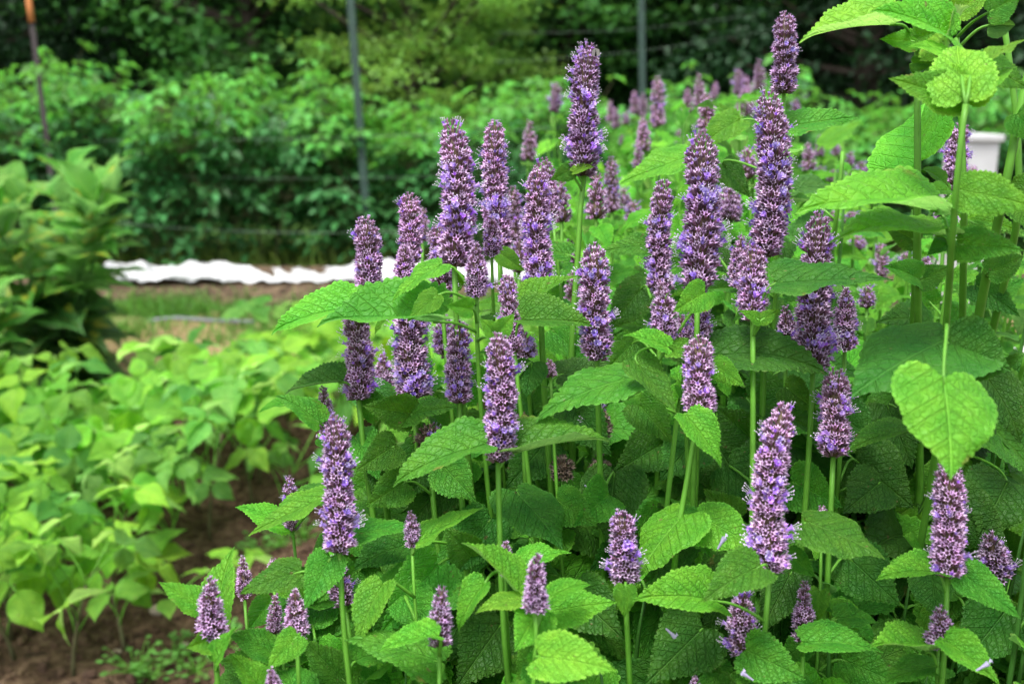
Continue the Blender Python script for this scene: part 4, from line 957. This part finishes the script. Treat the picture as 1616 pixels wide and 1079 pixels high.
b.tube(pts, .011, 8); tag(ob('drip_hose', b.mesh('drip_hose', [M_hose])), 'thin grey hose lying across the straw path', 'hose')

# raised bed with white sheet
t = NT('bed_soil'); tcb = t.n('ShaderNodeTexCoord').outputs['Object']; nn = t.noise(22., tcb, 5)
M_bed = t.surf(t.ramp(nn, [(.3, (.03, .02, .014)), (.55, (.10, .07, .045)), (.75, (.2, .15, .09))]), .9, .1, bump=nn, bs=1., bd=.02)
def strip(name, mat, x0, x1, prof_fn, nx=420, m=14):
    V = []; 
    for i in range(nx + 1):
        x = x0 + (x1 - x0) * i / nx
        for j in range(m + 1): V.append((x, *prof_fn(x, j / m)))
    i, j = np.meshgrid(np.arange(nx), np.arange(m), indexing='ij'); k = m + 1
    b = Buf(); b.add(V, np.stack([i * k + j, (i + 1) * k + j, (i + 1) * k + j + 1, i * k + j + 1], -1).reshape(-1, 4)); return ob(name, b.mesh(name, [mat]))
def n1d(x, s, seed): return float(vnoise(np.array([[x]]), np.array([[seed * 1.37]]), s, seed)[0, 0])
def bedp(x, t): 
    z = .14 * math.sin(math.pi * min(1, t * 1.0)) ** .5 + .03 * n1d(x, 5, 3); return (5.72 + .05 * n1d(x, 2, 4) + t * .9, z + .012 * n1d(x * 3 + t * 7, 6, 5))
tag(strip('raised_bed', M_bed, -4.5, 4., bedp), kind='structure')
t = NT('white_sheet'); tcs = t.n('ShaderNodeTexCoord').outputs['Object']
M_white = t.surf(t.ramp(t.noise(1.7, tcs, 4), [(.3, (.40, .41, .42)), (.52, (.66, .67, .68)), (.7, (.76, .77, .77))]), .45, .4, .15, (.8, .8, .82), bump=t.noise(14., tcs, 4), bs=1., bd=.05)
def shp(x, t):
    k = 1 - .3 * abs(math.sin(x * 1.9 + 1.3 * math.sin(x * 3.1))) ** 8
    y = 5.86 + .42 * t + .05 * n1d(x, 3, 7); top = (.195 + .03 * n1d(x, 2.2, 8)) * k + (.012 if x > -1 else 0)
    z = .125 + .010 * n1d(x, 4, 12) + (top - .125) * math.sin(math.pi * min(1, t * 1.02) ** .8) ** .5 + .012 * math.sin(x * 37 + t * 9 + 3 * n1d(x, 6, 9)) * math.sin(math.pi * t) + .03 * n1d(x * 2 + t * 5, 7, 10) + .012 * n1d(x * 9 - t * 8, 6, 14)
    return (y, z)
sh = strip('white_sheet', M_white, -2.50, 1.7, shp, 560, 16); sh.modifiers.new('t', 'SOLIDIFY').thickness = .003
tag(sh, 'long puffy white garden sheet laid along the raised bed', 'sheet')
g = G(1596, 590); 
def shp2(x, t): return (g[1] - .15 + .5 * t, .03 + .10 * math.sin(math.pi * t) ** .6 * (1 + n1d(x + t, 6, 4)) + .015 * math.sin(x * 40))
s2 = strip('white_sheet', M_white, g[0] - .05, g[0] + .35, shp2, 80, 12); s2.modifiers.new('t', 'SOLIDIFY').thickness = .003
tag(s2, 'crumpled white sheet on the ground behind the shaded leaves', 'sheet')

# white box seen between the stems
c0 = G(1562, 600); D = 4.6; q0 = P(1536, 214, D); q1 = P(1596, 214, D); wb = q1[0] - q0[0]; hb = q0[2]
t = NT('white_paint'); M_wp = t.surf(t.ramp(t.noise(6., t.n('ShaderNodeTexCoord').outputs['Object'], 4), [(.3, (.44, .44, .44)), (.7, (.56, .57, .58))]), .5, .3, bump=t.noise(40.), bs=.1, bd=.002)
rt = root_at('storage_box', (q0[0] + wb / 2, q0[1] + .2, 0), 'tall plain white box with a flat lid standing behind the bright stems', 'box')
def boxm(name, sx, sy, z0, z1, mat, parent, bev=.006):
    b = Buf(); V = [(x * sx / 2, y * sy / 2, z) for z in (z0, z1) for x, y in ((-1, -1), (1, -1), (1, 1), (-1, 1))]
    b.add(V, [(3, 2, 1, 0), (4, 5, 6, 7), (0, 1, 5, 4), (1, 2, 6, 5), (2, 3, 7, 6), (3, 0, 4, 7)]); o = ob(name, b.mesh(name, [mat], False), parent); md = o.modifiers.new('b', 'BEVEL'); md.width = bev; md.segments = 2; return o
boxm('body', wb, .2, .03, hb - .035, M_wp, rt); boxm('lid', wb + .03, .23, hb - .033, hb, M_wp, rt); boxm('plinth', wb - .04, .16, -.01, .028, M_bed, rt)

# ------------------------------------------------------------------ berry canes on a trellis
def cl_leaf(l, w, f=.25):
    return np.array([(0, 0, 0), (-w / 2, l * .45, f * w), (0, l * .4, 0), (w / 2, l * .45, f * w), (-.0, l, -.12 * l)]), [(0, 2, 1), (0, 3, 2), (1, 2, 4), (2, 3, 4)]
LT, LF = cl_leaf(1., .62)
def frames(r, N, up=1.2, spread=1.0):
    d = r.normal(size=(N, 3)); d[:, 2] = d[:, 2] * .5 - .15; d /= np.linalg.norm(d, axis=1)[:, None]
    n = r.normal(size=(N, 3)) * .45 * spread; n[:, 2] += up; n -= d * (n * d).sum(1)[:, None]; n /= np.linalg.norm(n, axis=1)[:, None]
    return np.stack([np.cross(d, n), d, n], 2)
M_ras = green('cane_leaf', (.036, .15, .036), .3, .55)  # darker green paints in the shade lower in the hedge
M_rasl = green('cane_leaf_lit', (.085, .29, .045), .35, .4)  # same leaves in a brighter green, daylight on the cane tops put into colour
def cane_proto(seed, h, n=100):
    r = np.random.default_rng(seed); bs = Buf(); bf = Buf()
    lean = np.array([r.normal() * .12, r.normal() * .12, 0]); top = np.array([*(lean[:2] * 1.6), h])
    pts = bez(np.zeros(3), np.array([0, 0, h * .4]), top - [0, 0, h * .2], top + np.array([r.normal() * .1, r.normal() * .06, 0]), 12); bs.tube(pts, np.linspace(.006, .002, 12), 5)
    for k in range(n):
        f = .12 + .88 * r.random() ** .8; st = pts[int(f * 11)]; a = r.random() * 6.28; ou = .10 + .22 * r.random() * (1.25 - .5 * f); e = st + np.array([math.cos(a) * ou, math.sin(a) * ou, .08 * r.normal() + .05])
        bs.tube([st, (st + e) / 2 + [0, 0, .03], e], [.0018, .0014, .001], 4, 0, cap=False)
        nl = 5 if r.random() < .6 else 3; up = nz(np.array([r.normal() * .3, r.normal() * .3 - .25, 1.])); dd = nz([math.cos(a), math.sin(a), -.2])
        for j in range(nl):
            aa = (j - (nl - 1) / 2) * 1.05; base = e - dd * (.035 * (abs(j - (nl - 1) / 2)))
            dj = nz(dd * math.cos(aa) + np.cross(up, dd) * math.sin(aa) + [0, 0, -.2 * r.random()]); u2 = nz(up - dj * (up @ dj)); s = (.074 + .036 * r.random()) * (1 if aa == 0 else .82)
            bf.inst(LT, LF, np.stack([np.cross(dj, u2), dj, u2], 1)[None] * s, base[None], 1 if f > .8 else 0, np.array([r.random()]))
    return bs.mesh('cane', [M_stemb]), bf.mesh('foliage', [M_ras, M_rasl])
CP = [cane_proto(500 + i, 1.0) for i in range(7)]
k = 0
for rowi, (y0, n) in enumerate(((6.75, 42), (7.25, 42), (7.8, 36))):
    for i in range(n):
        x = -4.3 + 9.3 * (i + random.random() * .8) / n; y = y0 + random.uniform(-.18, .18)
        px = 808 + x / y * FPX
        h = 1.03 + (.04 if px < 520 else 0) + .09 * math.sin(px / 57.) + .07 * math.sin(px / 23. + 2 * rowi) + random.uniform(-.08, .10) + (.10 if rowi == 0 and 90 < px < 260 else 0) - (.10 if 260 < px < 340 else 0) + (-.04 if px > 540 else 0)
        lab = ('bright berry cane on the near side of the wire trellis', 'berry cane in the middle of the trellis row', 'berry cane on the far side of the trellis row')[rowi]
        rt = root_at('berry_cane', (x, y, 0), lab, 'berry cane', lab.replace('cane', 'canes')); c1, c2 = CP[k % 7]; k += 1
        M = Matrix.Rotation(random.random() * 6.28, 4, 'Z') @ Matrix.Diagonal((1, 1, h, 1)); ob('cane', c1, rt, M); ob('foliage', c2, rt, M)
M_post = NT('post_green'); M_post = M_post.surf(M_post.ramp(M_post.noise(12., M_post.n('ShaderNodeTexCoord').outputs['Object']), [(.3, (.010, .03, .022)), (.7, (.018, .05, .035))]), .6)
M_dark = NT('post_dark').surf((.035, .028, .028), .7); M_rust = NT('post_rust').surf((.42, .16, .05), .8)
M_wire = NT('wire').surf((.13, .20, .14), .5)
def post(name, a, b_, D, r_, mat, label, toph=.8):
    top = P(*a, D); bot = P(*b_, D); dr = nz(top - bot); foot = bot - dr * (bot[2] / dr[2]); tp = top + dr * toph
    rt = root_at(name, foot, label, 'post')
    for nm, m, seg in (('shaft', mat, (np.zeros(3), top - foot + dr * (0 if name == 'rusty_post' else toph))),):
        L = np.linalg.norm(seg[1]); z = nz(seg[1]); x = np.array([1., 0, 0]); y = np.cross(z, x); bb = Buf()
        # T-shaped rolled profile
        pr = [(-1, -.15), (1, -.15), (1, .12), (.16, .12), (.16, 1.1), (-.16, 1.1), (-.16, .12), (-1, .12)]
        V = [x * u * r_ + y * v * r_ + z * h for h in (0, L) for u, v in pr]; F = [(j, (j + 1) % 8, 8 + (j + 1) % 8, 8 + j) for j in range(8)]
        bb.add(V, F); bb.add([V[8 + i_] for i_ in (0, 1, 2, 7)], [(0, 1, 2, 3)]); bb.add([V[8 + i_] for i_ in (3, 4, 5, 6)], [(0, 1, 2, 3)])
        ob(nm, bb.mesh(nm, [m], False), rt)
    return rt, top - foot, dr
post('trellis_post', (553, 0), (576, 310), 6.45, .024, M_post, 'dark green metal trellis post rising out of the berry hedge')
post('trellis_post', (1012, 0), (1014, 160), 6.6, .022, M_post, 'dark green metal trellis post behind the blurred spikes')
rt, tp, dr = post('rusty_post', (50, 36), (76, 240), 6.3, .017, M_dark, 'dark leaning stake with a rust orange top at the edge of the hedge')
bb = Buf(); bb.tube([tp, tp + dr * .1, tp + dr * .5], [.021, .021, .018], 8); ob('rusty_top', bb.mesh('rusty_top', [M_rust]), rt)
for (a, b_, D, lab) in (((150, 222), (1100, 186), 6.4, 'pale wire strung at the top of the berry hedge'), ((180, 352), (700, 362), 6.35, 'pale wire along the foot of the berry hedge'),
                        ((780, 98), (1260, 40), 6.55, 'thin wire between the posts above the hedge'), ((780, 52), (1200, 22), 6.6, 'highest thin wire above the hedge'), ((180, 275), (900, 268), 6.4, 'thin wire half buried in the hedge leaves')):
    p0, p1 = P(*a, D), P(*b_, D); bb = Buf(); bb.tube([p0 + (p1 - p0) * t - np.array([0, 0, .04 * math.sin(math.pi * t)]) for t in np.linspace(0, 1, 20)], .0020 if 'pale' in lab else .0011, 5)
    tag(ob('trellis_wire', bb.mesh('trellis_wire', [M_wire])), lab, 'wire')

# ------------------------------------------------------------------ trees
def tree_protos(seed, h, r0, leaf, mat, ncl=260, per=85, low=.05):
    r = np.random.default_rng(seed); bt = Buf(); bt.tube([(0, 0, 0), (.05, 0, h * .3), (-.05, .05, h * .7), (0, 0, h * .92)], [.16, .12, .07, .02], 8)
    tips = []
    for i in range(ncl):
        z = h * (low + (1 - low) * r.random()); f = z / h; R_ = r0 * (math.sin(math.pi * min(1, .18 + f * .84)) ** .6) * (1 + .18 * math.sin(5 * f * 6 + seed)); a = r.random() * 6.28; q = R_ * (r.random() ** .35)
        tips.append((math.cos(a) * q, math.sin(a) * q, z))
    tips = np.array(tips)
    for i in range(0, 46): 
        e = tips[i]; s0_ = np.array([0, 0, e[2] * .75]); bt.tube([s0_, (s0_ + e) / 2 + [0, 0, -.08], e], [.05, .03, .01], 5, 0, cap=False)
    N = ncl * per; cs = (.16 + .26 * r.random(ncl)) * (r0 / 2.); c = np.repeat(tips, per, 0) + r.normal(size=(N, 3)) * np.repeat(cs, per)[:, None] * np.array([1, 1, .36])
    b = Buf(); b.inst(LT, LF, frames(r, N) * (leaf * (.7 + .6 * r.random(N)))[:, None, None], c, 0, np.clip(np.repeat(r.random(ncl), per) * .7 + r.random(N) * .3, 0, 1))
    return bt.mesh('trunk', [M_bark]), b.mesh('crown', [mat])
t = NT('bark'); tb = t.n('ShaderNodeTexCoord').outputs['Object']; M_bark = t.surf(t.ramp(t.noise(9., tb, 5), [(.3, (.03, .022, .016)), (.7, (.09, .07, .055))]), .9)
m_dk = green('tree_leaf_dark', (.016, .05, .018), .15, .45); m_md = green('tree_leaf_mid', (.045, .15, .03), .3, .65); m_yl = green('tree_leaf_yellow', (.16, .33, .06), .35, .5)
TP = {'dk': tree_protos(1, 6.5, 2.1, .10, m_dk), 'dk2': tree_protos(2, 7.5, 2.5, .09, m_dk), 'md': tree_protos(3, 6., 1.9, .11, m_md), 'yl': tree_protos(4, 4.6, 1.35, .055, m_yl, 300, 130), 'md2': tree_protos(5, 6.5, 2.2, .11, m_md)}
for (px, D, s, pr, lab) in ((60, 13.5, 1.15, 'dk2', 'tall very dark evergreen behind the rust topped stake'), (250, 15., 1.2, 'dk', 'dark evergreen between the stake and the mid green tree'), (400, 11., 1., 'md', 'mid green tree with hanging sprays of leaves behind the hedge'),
        (-120, 10.5, 1., 'dk', 'dark tree at the outer edge beyond the stake'), (655, 9.6, .85, 'yl', 'yellow green tree lighter than the rest behind the hedge'), (540, 15.5, 1., 'md2', 'green tree showing behind the yellow green one'),
        (900, 11.8, 1.0, 'md', 'green tree between the yellow green tree and the second post'), (1075, 12.8, 1.05, 'md2', 'green tree behind the second metal post'), (985, 13.5, .42, 'dk', 'low dark shrub beneath the upper wires'),
        (1190, 12., .95, 'dk2', 'dark tree behind the topmost flower spike'), (1360, 10., .9, 'dk', 'very dark tree behind the long serrated leaves'), (1530, 11.5, 1., 'dk2', 'very dark tree behind the rosette shoot'), (1720, 10., 1., 'dk', 'dark tree at the outer edge behind the white box'),
        (700, 21., 1.3, 'dk', 'far dark tree beyond the yellow green one'), (-40, 20, 1.5, 'dk', 'far dark tree beyond the evergreen'), (330, 20, 1.5, 'dk2', 'far dark tree beyond the mid green one'), (1150, 19, 1.4, 'dk2', 'far dark tree beyond the second metal post'), (1450, 17, 1.4, 'md', 'far green tree beyond the very dark ones')):
    w = P(px, 150, D); rt = root_at('tree', (w[0], w[1], 0), lab, 'tree'); a, c_ = TP[pr]; M = Matrix.Rotation(px * 1.7, 4, 'Z') @ Matrix.Scale(s, 4)
    ob('trunk', a, rt, M); ob('crown', c_, rt, M)
# distant wood that closes the horizon
r = np.random.default_rng(77); N = 30000; a = r.uniform(-.9, .9, N); Rr = r.uniform(26, 34, N); zz = r.random(N) ** .8 * (7.5 + 2 * np.sin(a * 14))
b = Buf(); b.inst(LT, LF, frames(r, N) * (.5 + .4 * r.random(N))[:, None, None], np.stack([np.sin(a) * Rr, np.cos(a) * Rr, zz], -1), 0, r.random(N))
tag(ob('distant_woods', b.mesh('distant_woods', [m_md])), 'far woodland mass closing off the garden', 'woods', kind='stuff')

# ------------------------------------------------------------------ light, world, camera
w = bpy.data.worlds.new('World'); scene.world = w; w.use_nodes = True; nt = w.node_tree; bg = nt.nodes['Background']
EL, AZ = R(70), R(215)
sky = nt.nodes.new('ShaderNodeTexSky'); sky.sky_type = 'NISHITA'; sky.sun_disc = False; sky.sun_elevation = EL; sky.sun_rotation = AZ; sky.dust_density = 4.; sky.air_density = 1.; sky.ozone_density = 1.
hs = nt.nodes.new('ShaderNodeHueSaturation'); hs.inputs['Saturation'].default_value = .35
nt.links.new(sky.outputs[0], hs.inputs['Color']); nt.links.new(hs.outputs[0], bg.inputs['Color']); bg.inputs['Strength'].default_value = .14
sl = bpy.data.lights.new('sun', 'SUN'); sl.energy = 1.9; sl.angle = R(18); sl.color = (1., .97, .92); so = bpy.data.objects.new('sun', sl); col.objects.link(so)
sd = Vector((math.sin(AZ) * math.cos(EL), math.cos(AZ) * math.cos(EL), math.sin(EL))); so.rotation_euler = sd.to_track_quat('Z', 'Y').to_euler()
cd = bpy.data.cameras.new('camera'); cam = bpy.data.objects.new('camera', cd); col.objects.link(cam); scene.camera = cam
cam.location = tuple(CAM); cam.rotation_euler = (math.pi / 2 - PITCH, 0, 0); cd.sensor_width = 36; cd.lens = 36 * FPX / 1616; cd.clip_end = 1000; cd.clip_start = .05
cd.dof.use_dof = True; cd.dof.focus_distance = .78; cd.dof.aperture_fstop = 6.3
vs = scene.view_settings; vs.view_transform = 'Standard'; vs.look = 'None'; vs.gamma = 1; vs.exposure = 1.25
cy = scene.cycles; cy.use_denoising = True; cy.denoiser = 'OPENIMAGEDENOISE'; cy.denoising_input_passes = 'RGB_ALBEDO_NORMAL'; cy.max_bounces = 6; cy.diffuse_bounces = 3; cy.transmission_bounces = 4; cy.glossy_bounces = 2
cy.use_adaptive_sampling = True; cy.adaptive_threshold = .012
